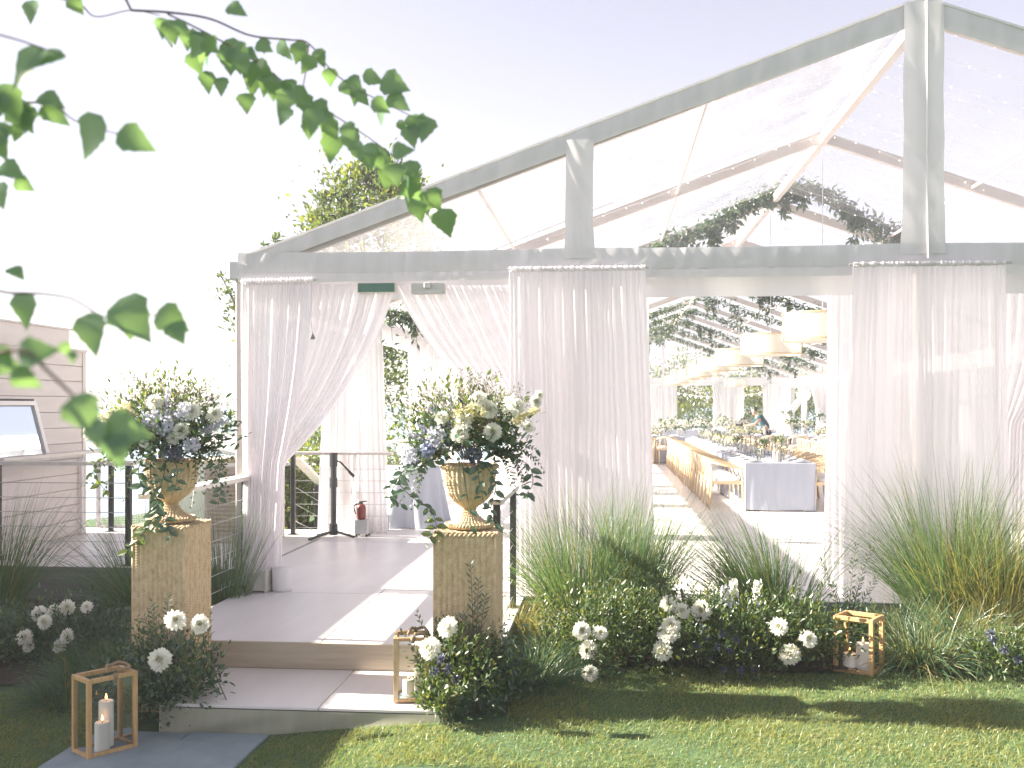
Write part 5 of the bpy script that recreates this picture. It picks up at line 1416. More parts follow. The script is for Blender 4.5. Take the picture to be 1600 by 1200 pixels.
def sprig(mb, p0, p1, p2, nl, ll, lw, mbst, r=0.0025, start=0.25):
    """a stem with paired narrow leaves"""
    c = bez(p0, p1, p2, 14); mbst.tube(c, np.linspace(r, r*0.4, 14), 4, cap=False)
    t_ = np.linspace(start, 1.0, nl); idx = t_*13; i0 = np.clip(idx.astype(int), 0, 12); f = (idx - i0)[:, None]
    P_ = c[i0]*(1-f) + c[i0+1]*f; T = c[i0+1] - c[i0]; T /= np.linalg.norm(T, axis=1)[:, None]
    side = np.cross(T, np.array([0.3, -0.8, 0.5])); side /= np.linalg.norm(side, axis=1)[:, None]
    sg = np.where(np.arange(nl) % 2, 1.0, -1.0)[:, None]
    A = T*0.75 + side*sg*0.75 + unit(nl)*0.25
    l = ll*(1 - 0.45*t_)*(0.8 + 0.4*rng.random(nl))
    mb.leaves(P_, A, unit(nl)*0.5 + np.array([0, -0.6, 0.7]), l, lw*l/ll, 'diamond', 0.12)
VL = []
for k in range(3):
    m_ = MB().leaves([[0, 0, 0]], np.array([[1.0, 0, 0]]), np.array([[0, 0, 1.0]]), [0.075], [0.042], 'oval', 0.10 + 0.05*k, 0.15)
    VL.append((m_.mesh('leaf', M['dark_leaf']), m_.mesh('leaf', M['fresh_leaf'])))
def vine(parent, pts, n, fresh_from=2.0, scale=1.0):
    """a trailing vine with separate leaves, under its arrangement"""
    base = root_of(parent); c = spline(pts, 8)
    v_ = part('vine', MB().tube(c, np.linspace(0.0035, 0.0018, len(c)), 5), M['stem'], parent)
    for k in range(n):
        t_ = (k + 0.6)/n; i0 = min(int(t_*(len(c)-1)), len(c)-2); p = c[i0]
        tg = c[i0+1] - c[i0]; tg /= np.linalg.norm(tg)
        d = tg*0.35 + np.array([(-1)**k*0.8, -0.35, -0.15]) + rng.normal(size=3)*0.35
        d = Vector(d).normalized(); up = Vector((rng.normal()*0.5, -0.7 + rng.normal()*0.4, 0.6)).normalized()
        y_ = up.cross(d).normalized(); z_ = d.cross(y_)
        rot = Matrix((d, y_, z_)).transposed().to_euler()
        o = place(VL[k % 3][1 if t_ > fresh_from else 0], 'leaf', Vector(p) - base, rot=rot, scale=scale*rng.uniform(0.75, 1.2), parent=v_)
def arrangement(U, label, px0, side):
    x, y, z = U; zr = z + 0.44
    t = thing('flower_arrangement', (x, y, zr - 0.02), label, 'flowers')
    d = (y*CT - x*ST)
    m_ = MB()
    foliage(m_, (x, y, zr + 0.10), (0.37, 0.28, 0.22), 1300, 0.055, 0.52, clump=16, up=0.25, shape='oval', flat=0.35, shell=0.55, spread=0.22)
    part('foliage', m_, M['dark_leaf'], t)
    m_ = MB()
    foliage(m_, (x - 0.03, y, zr + 0.20), (0.42, 0.32, 0.27), 1100, 0.040, 0.42, clump=14, up=0.55, shell=0.7, spread=0.22)
    part('light_foliage', m_, M['fresh_leaf'], t)
    # upright sprigs
    m_ = MB(); ms = MB()
    for q in range(40):
        a_ = rng.uniform(0, 2*np.pi); rr = rng.uniform(0.1, 0.42)
        tipx = x + rr*math.cos(a_) * (1.15); tipy = y + rr*math.sin(a_)*0.8
        h = rng.uniform(0.34, 0.60) * (1.15 - rr*0.9)
        sprig(m_, (x + 0.05*math.cos(a_), y + 0.05*math.sin(a_), zr), (x + 0.35*(tipx-x), y + 0.35*(tipy-y), zr + h*0.75), (tipx, tipy, zr + h), 22, 0.046, 0.013, ms)
    for (dx, dz) in side['sprigs']:
        for q in range(2):
            e = rng.normal(size=2)*0.03
            sprig(m_, (x, y, zr), (x + dx*0.35, y - 0.05, zr + dz*0.75), (x + dx + e[0], y - 0.08 + e[1], zr + dz + e[1]), 30, 0.052, 0.014, ms)
    part('sprig_leaves', m_, M['olive_leaf'], t); part('sprig_stems', ms, M['twig'], t)
    # hanging soft sprays at the sides
    m_ = MB(); ms = MB()
    for q in range(22):
        sg = rng.choice([-1, 1]); dx = sg*rng.uniform(0.25, 0.50); dz = rng.uniform(-0.32, 0.08)
        sprig(m_, (x + sg*0.1, y - 0.05, zr), (x + dx*0.8, y - 0.10, zr + 0.16), (x + dx, y - 0.16 + rng.normal()*0.12, zr + dz), 22, 0.042, 0.022, ms)
    part('spray_leaves', m_, M['dahlia_leaf'], t); part('spray_stems', ms, M['stem'], t)
    # lilac blue delphinium spikes and hydrangea heads
    for (dx, dz, ln, mt) in side['spikes']:
        p0 = np.array((x + dx*0.5, y - 0.12, zr + dz*0.6)); p1 = np.array((x + dx, y - 0.16, zr + dz)); dd = (p1 - p0); dd /= np.linalg.norm(dd)
        m_ = MB(); n_ = 150; tt = rng.random(n_)
        C = p1 - dd*ln*tt[:, None]; rad = (0.012 + 0.03*tt)[:, None]; uu = unit(n_)
        m_.leaves(C + uu*rad*0.3, uu + dd*0.3, unit(n_), 0.026, 0.020); part('delphinium', m_, M[mt], t)
    for (dx, dz, r_, mt) in side['heads']:
        m_ = MB(); n_ = 120; uu = unit(n_); uu[:, 1] -= 0.3
        m_.leaves(np.array((x + dx, y - 0.22 - 0.04*abs(dz), zr + dz)) + uu*r_, unit(n_), uu, 0.028, 0.026); part('hydrangea', m_, M[mt], t)
    for k, (dx, dz, s_, fx) in enumerate(side['dahlias']):
        p = Vector((x + dx, y - 0.27 + 0.25*abs(dx) - 0.10*dz, zr + dz))
        place(DAH[k % 4], 'dahlia', p - root_of(t), rot=facing((fx, -0.85, 0.45 + rng.uniform(-.15, .2))), scale=s_, parent=t)
    for (pts, n_, ff, s_) in side['vines']: vine(t, [(x + a_, y + b_, zr + c_) for a_, b_, c_ in pts], n_, ff, s_)
    return t
sideL = dict(sprigs=[(0.42, 0.47), (0.34, 0.50), (0.12, 0.42), (-0.36, 0.32), (-0.45, 0.22), (-0.28, 0.36), (0.44, 0.30)],
    spikes=[(-0.06, 0.40, 0.26, 'lilac'), (0.04, 0.44, 0.28, 'lilac'), (0.10, 0.30, 0.2, 'lilac'), (0.22, 0.38, 0.24, 'lilac'), (-0.38, 0.20, 0.2, 'lilac'), (0.45, 0.24, 0.2, 'lilac')],
    heads=[(0.06, 0.20, 0.055, 'lilac'), (-0.02, 0.24, 0.05, 'lilac'), (0.20, 0.30, 0.05, 'lilac'), (-0.30, 0.24, 0.07, 'cream'), (-0.42, 0.16, 0.06, 'petal'), (0.12, 0.02, 0.045, 'thistle'), (0.24, 0.08, 0.04, 'lilac'), (-0.2, 0.30, 0.05, 'cream'), (0.0, 0.16, 0.04, 'cream')],
    dahlias=[(-0.19, 0.19, 1.05, -0.1), (-0.34, 0.22, 1.0, -0.4), (-0.26, 0.30, 0.9, -0.3), (0.17, 0.17, 0.95, 0.1), (0.24, 0.30, 1.05, 0.2), (0.38, 0.28, 0.85, 0.5), (-0.07, 0.09, 0.6, 0.0), (0.12, 0.12, 0.7, 0.2), (0.02, 0.36, 0.9, 0.0), (-0.42, 0.10, 0.8, -0.6)],
    vines=[([(-0.05, -0.20, 0.02), (-0.02, -0.27, -0.15), (0.02, -0.26, -0.30), (-0.03, -0.24, -0.42), (-0.10, -0.25, -0.52), (-0.20, -0.24, -0.62)], 30, 0.62, 1.0), ([(0.05, -0.2, 0.0), (0.06, -0.27, -0.14), (0.0, -0.24, -0.30), (0.06, -0.22, -0.42), (0.10, -0.24, -0.52)], 20, 2, 1.0),
           ([(0.2, -0.15, 0.02), (0.36, -0.2, -0.05), (0.42, -0.2, -0.18), (0.40, -0.2, -0.32)], 16, 2, 0.8), ([(-0.2, -0.15, 0.02), (-0.40, -0.2, -0.02), (-0.44, -0.2, -0.12), (-0.34, -0.2, -0.25)], 18, 0.3, 0.85), ([(0.1, -0.2, 0.03), (0.16, -0.28, -0.1), (0.14, -0.27, -0.22)], 9, 2, 1.05), ([(-0.1, -0.2, 0.03), (-0.10, -0.28, -0.1), (-0.06, -0.26, -0.24)], 9, 2, 1.05)])
sideR = dict(sprigs=[(-0.02, 0.60), (-0.10, 0.52), (0.10, 0.54), (0.36, 0.42), (-0.30, 0.44), (-0.36, 0.36), (0.42, 0.36)],
    spikes=[(-0.30, 0.22, 0.30, 'blue'), (-0.38, 0.18, 0.26, 'lilac'), (-0.24, 0.36, 0.24, 'lilac'), (-0.12, 0.42, 0.24, 'lilac'), (0.46, 0.34, 0.18, 'cream')],
    heads=[(-0.18, 0.16, 0.05, 'lilac'), (-0.24, 0.08, 0.04, 'blue'), (0.06, 0.04, 0.04, 'thistle'), (-0.36, 0.04, 0.05, 'lilac'),  (0.0, 0.30, 0.06, 'cream'), (0.10, 0.34, 0.06, 'cream'), (0.30, 0.36, 0.05, 'petal')],
    dahlias=[(0.18, 0.19, 1.05, 0.15), (-0.02, 0.18, 1.05, 0.0), (0.0, 0.25, 1.05, 0.0), (0.16, 0.33, 1.0, 0.2), (0.33, 0.35, 0.95, 0.3), (-0.14, 0.28, 0.75, -0.2), (0.40, 0.22, 0.8, 0.6), (0.10, 0.40, 0.85, 0.1), (0.45, 0.38, 0.7, 0.7), (-0.42, 0.08, 0.6, -0.6), (0.47, 0.42, 0.6, 0.8)],
    vines=[([(-0.15, -0.2, 0.02), (-0.34, -0.24, -0.02), (-0.42, -0.24, -0.12), (-0.34, -0.25, -0.22), (-0.22, -0.25, -0.30), (-0.18, -0.24, -0.42), (-0.24, -0.24, -0.50)], 30, 0.72, 1.0), ([(-0.2, -0.2, 0.0), (-0.40, -0.22, -0.10), (-0.48, -0.22, -0.22), (-0.40, -0.22, -0.28)], 15, 2, 0.95), ([(0.12, -0.2, 0.0), (0.20, -0.26, -0.14), (0.17, -0.26, -0.30), (0.20, -0.26, -0.40)], 15, 2, 0.95),
           ([(0.25, -0.15, 0.05), (0.40, -0.2, -0.02), (0.43, -0.2, -0.14), (0.36, -0.2, -0.24)], 15, 2, 0.95), ([(0.08, -0.22, 0.0), (0.10, -0.27, -0.12), (0.13, -0.27, -0.28)], 9, 2, 1.0), ([(-0.02, -0.22, 0.0), (0.04, -0.30, -0.3), (0.05, -0.31, -0.42)], 5, 2, 0.9)])
arrangement(UL, 'wild arrangement of white dahlias, lilac spikes and trailing vine in the left urn', 278, sideL)
arrangement(UR, 'wild arrangement of white dahlias, blue spikes and olive sprigs in the right urn', 730, sideR)

# ------------------------------------------------------------------ lanterns with candles
def lantern(x, y, z, w, dp, h, rz, label, bar_=0.026, rope=True, glass=True, mat='oak', wrap=False, candles=((-0.04, 0.0, 0.16), (0.05, 0.03, 0.27)), cr=0.042, where=''):
    t = thing('lantern', (x, y, z), label, 'lantern', rz=rz)
    hw, hd = w/2 - bar_/2, dp/2 - bar_/2
    for sx in (-1, 1):
        for sy in (-1, 1):
            part('post', MB().box((sx*hw - bar_/2, sy*hd - bar_/2, 0.0), (sx*hw + bar_/2, sy*hd + bar_/2, h), 0.003), M[mat], t, world=False)
    for zz in (bar_/2 + 0.004, h - bar_/2 + 0.002):
        for sy in (-1, 1): part('rail', MB().box((-hw + bar_/2, sy*hd - bar_/2 + 0.002, zz - bar_/2), (hw - bar_/2, sy*hd + bar_/2 - 0.002, zz + bar_/2), 0.003), M[mat], t, world=False)
        for sx in (-1, 1): part('rail', MB().box((sx*hw - bar_/2 + 0.002, -hd + bar_/2, zz - bar_/2), (sx*hw + bar_/2 - 0.002, hd - bar_/2, zz + bar_/2), 0.003), M[mat], t, world=False)
    part('base', MB().box((-hw + 0.012, -hd + 0.012, 0.006), (hw - 0.012, hd - 0.012, 0.016)), M['bluestone'] if glass else M[mat], t, world=False)
    if glass:
        for sy in (-1, 1): part('pane', MB().add([(-hw, sy*hd, bar_), (hw, sy*hd, bar_), (hw, sy*hd, h - bar_), (-hw, sy*hd, h - bar_)], [[0,1,2,3]]), M['glass'], t, world=False)
        for sx in (-1, 1): part('pane', MB().add([(sx*hw, -hd, bar_), (sx*hw, hd, bar_), (sx*hw, hd, h - bar_), (sx*hw, -hd, h - bar_)], [[0,1,2,3]]), M['glass'], t, world=False)
    if wrap:
        m_ = MB()
        for sx in (-1, 1):
            for sy in (-1, 1):
                for q in range(int(h/0.012)):
                    zz = 0.006 + q*0.012
                    m_.box((sx*hw - bar_/2 - 0.003, sy*hd - bar_/2 - 0.003, zz), (sx*hw + bar_/2 + 0.003, sy*hd + bar_/2 + 0.003, zz + 0.010))
        part('cane_wrap', m_, M['wicker'], t, world=False, kind='stuff')
    if rope:
        pts = spline([(-hw*0.2, -hd*0.9, h + 0.02), (0.0, -hd*0.3, h + 0.045), (hw*0.3, hd*0.2, h + 0.03), (hw*0.75, hd*0.4, h + 0.035), (hw*1.0, -hd*0.1, h + 0.02), (hw*0.8, -hd*0.7, h + 0.018), (hw*0.2, -hd*0.95, h + 0.022)], 8)
        part('rope_handle', MB().tube(pts, 0.010, 7), M['rope'], t, world=False, smooth=True)
        part('knot', MB().tube([(hw*0.1, -hd*1.05, h - 0.03), (hw*0.12, -hd*1.12, h + 0.01)], [0.012, 0.016], 7), M['rope'], t, world=False, smooth=True)
    c_, s_ = math.cos(rz), math.sin(rz)
    names = ('shorter', 'taller')
    for k, (cx, cy_, ch) in enumerate(candles):
        wx_, wy_ = x + cx*c_ - cy_*s_, y + cx*s_ + cy_*c_
        q = thing('pillar_candle', (wx_, wy_, z + 0.017), '%s white pillar candle inside the lantern %s' % (names[k], where), 'candle')
        part('wax', MB().lathe([(0.0, 0), (cr, 0), (cr, ch - 0.004), (cr - 0.004, ch), (cr*0.7, ch - 0.006), (0.0, ch - 0.008)], 22), M['wax'], q, world=False, smooth=False)
        part('wick', MB().tube([(0, 0, ch - 0.008), (0.002, 0, ch + 0.010)], 0.0016, 4), M['wick'], q, world=False)
        part('flame', MB().lathe([(0.0, ch + 0.006), (0.006, ch + 0.014), (0.0055, ch + 0.022), (0.002, ch + 0.036), (0.0, ch + 0.042)], 8), M['flame'], q, world=False)
l1 = at_z(137, 1190, 0.014)
a1 = R(53)
lantern(l1.x + 0.008, l1.y + 0.182, 0.016, 0.30, 0.205, 0.45, a1, 'big oak and glass lantern with rope handle on the bluestone path', 0.026, True, True, 'oak', False, ((-0.035, -0.04, 0.165), (0.022, 0.03, 0.262)), 0.042, 'on the path')
l2 = at_z(612, 1100, 0.178)
lantern(l2.x + 0.10, l2.y + 0.13, 0.179, 0.215, 0.215, 0.40, R(9), 'cane wrapped glass lantern on the step before the right pedestal', 0.022, True, True, 'oak', True, ((-0.02, -0.02, 0.11), (0.04, 0.04, 0.17)), 0.035, 'on the step')
l3 = at_z(1361, 1060, 0.12)
lantern(l3.x - 0.035, l3.y + 0.20, 0.118, 0.285, 0.24, 0.40, R(-33), 'oak lantern frame with two candles on the grass at the right', 0.030, False, False, 'oak', False, ((-0.055, -0.03, 0.11), (0.03, 0.0, 0.19)), 0.048, 'on the grass')

# ================================================================== ORNAMENTAL GRASSES
def grass_clump(x, y, label, n, L, r, tilt=(0.05, 0.75), droop=(0.15, 0.55), w=0.006, mat='fountain', lean=(0, 0), seg=7, dry=0.0, Lmin=0.45, zoff=0.0, fan=None):
    z = float(gz(x, y)) + zoff
    L = L*(1.22 if L > 1.0 else 1.0)
    t = thing('ornamental_grass', (x, y, z), label, 'ornamental grass')
    def mk(k, mt, nm, lf=1.0):
        if k < 3: return
        a = rng.uniform(0, 2*np.pi, k); rr = r*np.sqrt(rng.random(k))
        B = np.stack([rr*np.cos(a), rr*np.sin(a)*0.8, np.full(k, -0.01)], 1)
        a2 = a + rng.normal(size=k)*0.7; tl = rng.uniform(tilt[0], tilt[1], k)**1.0
        D = np.stack([np.cos(a2)*np.sin(tl) + lean[0], np.sin(a2)*np.sin(tl) + lean[1], np.cos(tl)], 1)
        ln = L*(Lmin + (1 - Lmin)*rng.random(k)**0.7)*lf
        m_ = MB().blades(B, D, ln, w*(0.6 + 0.7*rng.random(k)), rng.uniform(*droop, k)*(0.5 + tl), seg)
        part(nm, m_, M[mt], t, world=False)
    mk(int(n*(1 - dry)), mat, 'blades'); mk(int(n*dry), 'fountain_dry', 'dry_blades', 0.95)
    return t
def gx(px, d): return at_depth(px, 700, d)
p = gx(908, 8.45); grass_clump(p.x, p.y, 'tall arching fountain grass before the left sheer curtain, tallest of the middle', 1500, 1.42, 0.20, (0.05, 0.70), (0.12, 0.60), 0.0058, 'fountain', (0.0, 0), dry=0.12)
p = gx(985, 8.4); grass_clump(p.x, p.y, 'tall fountain grass leaning right below the edge of the left sheer curtain', 1000, 1.32, 0.15, (0.03, 0.42), (0.10, 0.4), 0.0062, 'fountain', (0.10, 0), dry=0.08)
p = gx(1200, 8.45); grass_clump(p.x, p.y, 'fountain grass arching far to the left in front of the table view', 800, 1.30, 0.12, (0.05, 0.55), (0.2, 0.5), 0.0062, 'fountain', (-0.30, 0), dry=0.1)
p = gx(1232, 8.5); grass_clump(p.x, p.y, 'thin upright spray of fountain grass right of the arching one', 130, 1.15, 0.10, (0.1, 0.5), (0.15, 0.5), 0.006, 'fountain', (0.12, 0), dry=0.1)
p = gx(1490, 8.4); grass_clump(p.x, p.y, 'big tall fountain grass spreading before the ridge mast curtain', 1500, 1.62, 0.22, (0.05, 0.62), (0.10, 0.45), 0.0064, 'fountain', (-0.06, 0), dry=0.08)
p = gx(1560, 8.1); grass_clump(p.x, p.y, 'tall yellowing fountain grass at the right edge of the bed', 1300, 1.30, 0.24, (0.03, 0.6), (0.15, 0.6), 0.0062, 'fountain_dry', (0, 0))
p = gx(1600, 8.2); grass_clump(p.x, p.y, 'tall green fountain grass cut by the right edge of the picture', 700, 1.30, 0.22, (0.03, 0.6), (0.15, 0.6), 0.0062, 'fountain', (0, 0), dry=0.2)
# low sedge mounds
lows = [(828, 6.95, 800, 0.52, 'dark sedge mound beside the right pedestal at the lawn edge', 'sedge', 0.04), (880, 7.2, 520, 0.44, 'dark green sedge mound right of the one beside the pedestal', 'sedge', 0.05),
        (800, 8.1, 620, 0.62, 'sunlit tan grass mound under the left sheer curtain', 'fountain_dry', 0.0), (850, 7.9, 520, 0.56, 'sunlit yellowing grass mound between the pedestal and the tall grass', 'fountain_dry', 0.0),
        (930, 7.9, 420, 0.45, 'low green grass mound at the foot of the tall fountain grass', 'fountain', 0.2), (1075, 7.95, 560, 0.50, 'low grass mound behind the white dahlias in the middle of the bed', 'sedge', 0.25),
        (1150, 8.05, 420, 0.46, 'low grass mound behind the pale blue delphiniums', 'sedge', 0.2), (1262, 7.95, 560, 0.52, 'low striped grass mound left of the right lantern', 'sedge', 0.3),
        (1405, 7.9, 800, 0.62, 'green sedge mound just right of the right lantern', 'sedge', 0.18), (1440, 7.35, 900, 0.56, 'front sedge mound spilling onto the lawn right of the lantern', 'sedge', 0.35),
        (1505, 7.6, 900, 0.66, 'sunlit striped grass mound below the big fountain grass', 'sedge', 0.5), (1570, 7.75, 800, 0.62, 'sunlit striped grass mound at the right edge', 'fountain_dry', 0.0), (1480, 8.0, 800, 0.72, 'pale striped grass mound under the big fountain grass', 'sedge', 0.45)]
for (px, d, n, L, lab, mt, dr) in lows:
    p = gx(px, d); grass_clump(p.x, p.y, lab, n, L*1.25, 0.17, (0.15, 1.15), (0.25, 0.75), 0.0058, mt, dry=dr, seg=6)
# left side
p = gx(-8, 9.4); grass_clump(p.x, p.y, 'tall fountain grass at the left edge before the house', 520, 1.42, 0.16, (0.05, 0.6), (0.12, 0.45), 0.0062, 'fountain', (0.05, 0), dry=0.04)
p = gx(228, 9.3); grass_clump(p.x, p.y, 'dark fountain grass fanning left from behind the left pedestal', 520, 1.30, 0.13, (0.1, 0.75), (0.12, 0.5), 0.0062, 'fountain', (-0.16, 0), dry=0.03)
p = gx(352, 8.9); grass_clump(p.x, p.y, 'dark upright grass between the left pedestal and the short railing', 420, 1.20, 0.09, (0.02, 0.35), (0.05, 0.3), 0.0062, 'fountain', (0.0, 0), dry=0.02)
lowl = [(35, 8.9, 620, 0.5, 'low dark sedge mound under the terrace edge at the left'), (110, 8.9, 620, 0.5, 'low dark sedge mound under the terrace railing'), (185, 8.7, 620, 0.48, 'low dark sedge mound behind the left bed dahlias'),
        (205, 7.5, 900, 0.55, 'soft green sedge mound left of the left pedestal'), (140, 7.3, 900, 0.52, 'soft green sedge mound behind the big lantern'), (95, 6.9, 560, 0.40, 'soft low grass spilling over the lawn behind the big lantern')]
for (px, d, n, L, lab) in lowl:
    p = gx(px, d); grass_clump(p.x, p.y, lab, n, L*1.25, 0.19, (0.15, 1.2), (0.25, 0.75), 0.0055, 'sedge', dry=0.06, seg=6)

# ================================================================== FLOWER BEDS
def dahlia_bush(px, d, rx, rz, n, label, heads=(), mat='dahlia_leaf', fresh=0.25, thist=()):
    d = d - 0.05; p = gx(px, d); x, y = p.x, p.y; z = float(gz(x, y))
    t = thing('flower_bush', (x, y, z), label, 'flower bush')
    m_ = MB(); foliage(m_, (x, y, z + rz*0.38), (rx, rx*0.95, rz*0.52), int(2.3*n*(1-fresh)), 0.043, 0.48, clump=20, up=0.35, shape='oval', flat=0.5, zmin=z + 0.01, spread=0.26)
    part('foliage', m_, M[mat], t)
    m_ = MB(); foliage(m_, (x, y - 0.03, z + rz*0.50), (rx*1.02, rx*0.95, rz*0.60), int(2.0*n*fresh), 0.038, 0.45, clump=11, up=0.5, shape='oval', flat=0.3, zmin=z + 0.01, shell=0.8, spread=0.2)
    part('light_foliage', m_, M['fresh_leaf'], t)
    ms = MB()
    for k, (fx, fy, s_) in enumerate(heads):
        q = at_depth(fx, fy, d - 0.40 if fy > 960 else d - 0.20)
        place(DAH[(k + int(px)) % 4], 'dahlia', q - Vector((x, y, z)), rot=facing((rng.uniform(-.5, .5), -0.9, rng.uniform(0.25, 0.8))), scale=s_*1.1, parent=t)
        ms.tube(bez((q.x + rng.uniform(-.08, .08), y, z + 0.05), (q.x, q.y + 0.05, q.z - 0.18), (q.x, q.y + 0.012, q.z - 0.012), 8), 0.004, 5, cap=False)
    m2 = MB()
    for q in range(int(7 + rx*22)):
        bx, by = x + rng.uniform(-rx, rx)*0.85, y + rng.uniform(-rx, rx)*0.6
        hh = rz*rng.uniform(0.75, 1.28)
        sprig(m2, (bx, by, z), (bx + rng.normal()*0.03, by - 0.02, z + hh*0.7), (bx + rng.normal()*0.10, by - 0.05 + rng.normal()*0.05, z + hh), 16, 0.055, 0.022, ms, 0.003, 0.3)
    part('shoots', m2, M[mat if q % 2 else 'fresh_leaf'], t, kind='stuff')
    part('stems', ms, M['stem'], t, kind='stuff')
    for (fx, fy) in thist:
        q = np.array(at_depth(fx, fy, d - 0.30)); m_ = MB(); uu = unit(40)
        m_.leaves(q + uu*0.006, uu, unit(40), 0.036, 0.008); m_.leaves(q + uu[:24]*0.004, uu[:24], unit(24), 0.018, 0.014)
        part('thistle_head', m_, M['thistle'], t)
    return t
dahlia_bush(925, 7.35, 0.40, 0.52, 1000, 'dark leafy bush with white dahlias at the left end of the middle bed', [(909, 986, 0.95), (938, 989, 0.85), (919, 1015, 0.95), (922, 1052, 0.9)])
dahlia_bush(1045, 7.45, 0.42, 0.56, 1300, 'leafy bush crowded with white dahlias in the centre of the bed', [(1044, 943, 0.85), (1065, 955, 1.05), (1096, 954, 1.1), (1049, 977, 1.0), (1044, 989, 1.1), (1035, 1017, 1.2)], thist=((1105, 995), (1098, 982), (1108, 1032), (1088, 1010)))
dahlia_bush(1150, 7.4, 0.42, 0.50, 1300, 'leafy bush dotted with dusky blue thistles right of the centre', [(1217, 979, 1.05)], thist=((1128, 990), (1150, 1000), (1158, 1048), (1140, 1015), (1122, 1010), (1180, 1044), (1172, 1012), (1130, 1046)))
dahlia_bush(1245, 7.45, 0.36, 0.48, 1000, 'dark leafy bush with two white dahlias left of the right lantern', [(1234, 1023, 1.1), (1262, 999, 1.1)], fresh=0.15)
dahlia_bush(975, 7.75, 0.36, 0.50, 800, 'sunlit leafy bush behind the white dahlias', (), fresh=0.5)
dahlia_bush(1575, 7.15, 0.30, 0.34, 700, 'low bush with lilac blooms at the right end of the bed', (), thist=((1552, 1000), (1548, 990), (1570, 1015), (1590, 1030)), fresh=0.3)
dahlia_bush(1338, 7.95, 0.22, 0.30, 380, 'dark low leaves behind the right lantern', (), fresh=0.1)
dahlia_bush(715, 6.45, 0.23, 0.50, 900, 'leafy bush with white dahlias at the foot of the right pedestal', [(700, 980, 0.95), (672, 1013, 1.05)], fresh=0.4, thist=((690, 1030), (700, 1045), (678, 1050), (712, 1060)))
dahlia_bush(762, 6.55, 0.26, 0.42, 800, 'dark leafy bush right of the one at the right pedestal', (), mat='dark_leaf', fresh=0.15)
dahlia_bush(735, 6.32, 0.20, 0.26, 500, 'low dark bush at the lawn edge below the right pedestal', (), mat='dark_leaf', fresh=0.2)
dahlia_bush(682, 6.15, 0.11, 0.24, 260, 'small bush with pale leaves spilling over the step corner', (), fresh=0.7)
dahlia_bush(262, 6.55, 0.30, 0.60, 1100, 'dark leafy bush with white dahlias at the foot of the left pedestal', [(274, 970, 1.1), (313, 975, 0.85), (250, 1031, 1.1)], mat='dark_leaf', fresh=0.08)
dahlia_bush(225, 6.75, 0.30, 0.46, 800, 'dark leafy bush between the big lantern and the left pedestal', (), mat='dark_leaf', fresh=0.05)
dahlia_bush(85, 8.15, 0.52, 0.40, 1300, 'dark leafy bush with round white dahlias in the left bed', [(61, 959, .95), (84, 955, .95), (105, 949, .9), (70, 972, .9), (38, 996, .95), (93, 1010, .9), (45, 1010, .7)], mat='dark_leaf', fresh=0.06)
dahlia_bush(150, 8.1, 0.36, 0.38, 700, 'dark leafy bush with two white dahlias right in the left bed', [(136, 949, .85), (105, 994, .85)], mat='dark_leaf', fresh=0.06)
dahlia_bush(15, 8.1, 0.40, 0.36, 700, 'dark leafy bush at the left edge of the left bed', (), mat='dark_leaf', fresh=0.05)
# tall dark sprigs standing in the beds
def sprig_plant(px, d, label, tips, mt='dark_leaf'):
    p = gx(px, d); x, y = p.x, p.y; z = float(gz(x, y)); t = thing('sprig_plant', (x, y, z), label, 'plant')
    m_ = MB(); ms = MB()
    for (fx, fy) in tips:
        q = at_depth(fx, fy, d)
        sprig(m_, (x, y, z), (x*0.6 + q.x*0.4, y, z + (q.z - z)*0.7), tuple(q), 26, 0.075, 0.019, ms, 0.004, 0.3)
    part('leaves', m_, M[mt], t); part('stems', ms, M['twig'], t)
sprig_plant(1322, 7.8, 'dark narrow leaved sprigs rising behind the right lantern', [(1283, 878), (1300, 912), (1338, 852), (1362, 855), (1345, 905), (1320, 920), (1372, 900)])
sprig_plant(742, 6.4, 'dark leafy stem rising against the right wicker pedestal', [(735, 882), (760, 925), (722, 960), (748, 905)])
sprig_plant(262, 6.45, 'dark leafy stems rising against the left wicker pedestal', [(262, 935), (235, 950), (285, 962), (225, 965)])
def delphinium(px, py, ln, d, label, mts):
    q = at_depth(px, py, d); z = float(gz(q.x, q.y)); t = thing('delphinium', (q.x, q.y, z), label, 'flower')
    n_ = 46
    for k, mt in enumerate(mts):
        m_ = MB()
        for i_ in range(n_ // len(mts)):
            f = (k + rng.random())/len(mts); a_ = rng.uniform(0, 2*np.pi); rr = 0.018 + 0.02*f
            c = np.array([q.x + rr*math.cos(a_), q.y + rr*math.sin(a_), q.z - ln*f]); out = np.array([math.cos(a_), math.sin(a_), 0.2])
            s1 = np.cross(out, [0, 0, 1.0]); s1 /= np.linalg.norm(s1); s2 = np.cross(s1, out)
            aa = np.arange(5)*2*np.pi/5 + rng.uniform(0, 1)
            A = np.cos(aa)[:, None]*s1 + np.sin(aa)[:, None]*s2 + out*0.35
            m_.leaves(np.repeat(c[None], 5, 0), A, np.repeat(out[None], 5, 0), 0.024, 0.022, 'diamond', 0.1)
        part('florets', m_, M[mt], t)
    part('stem', MB().tube([(q.x, q.y, z), (q.x, q.y, q.z)], [0.005, 0.003], 5), M['stem'], t)
delphinium(1146, 906, 0.20, 7.7, 'white delphinium spike standing left of the blue one', ['petal', 'lilac'])
delphinium(1133, 918, 0.13, 7.65, 'short pale lilac delphinium at the left of the spikes', ['lilac', 'lilac'])
delphinium(1184, 908, 0.30, 7.6, 'delphinium spike turning from white to clear blue', ['petal', 'lilac', 'blue'])

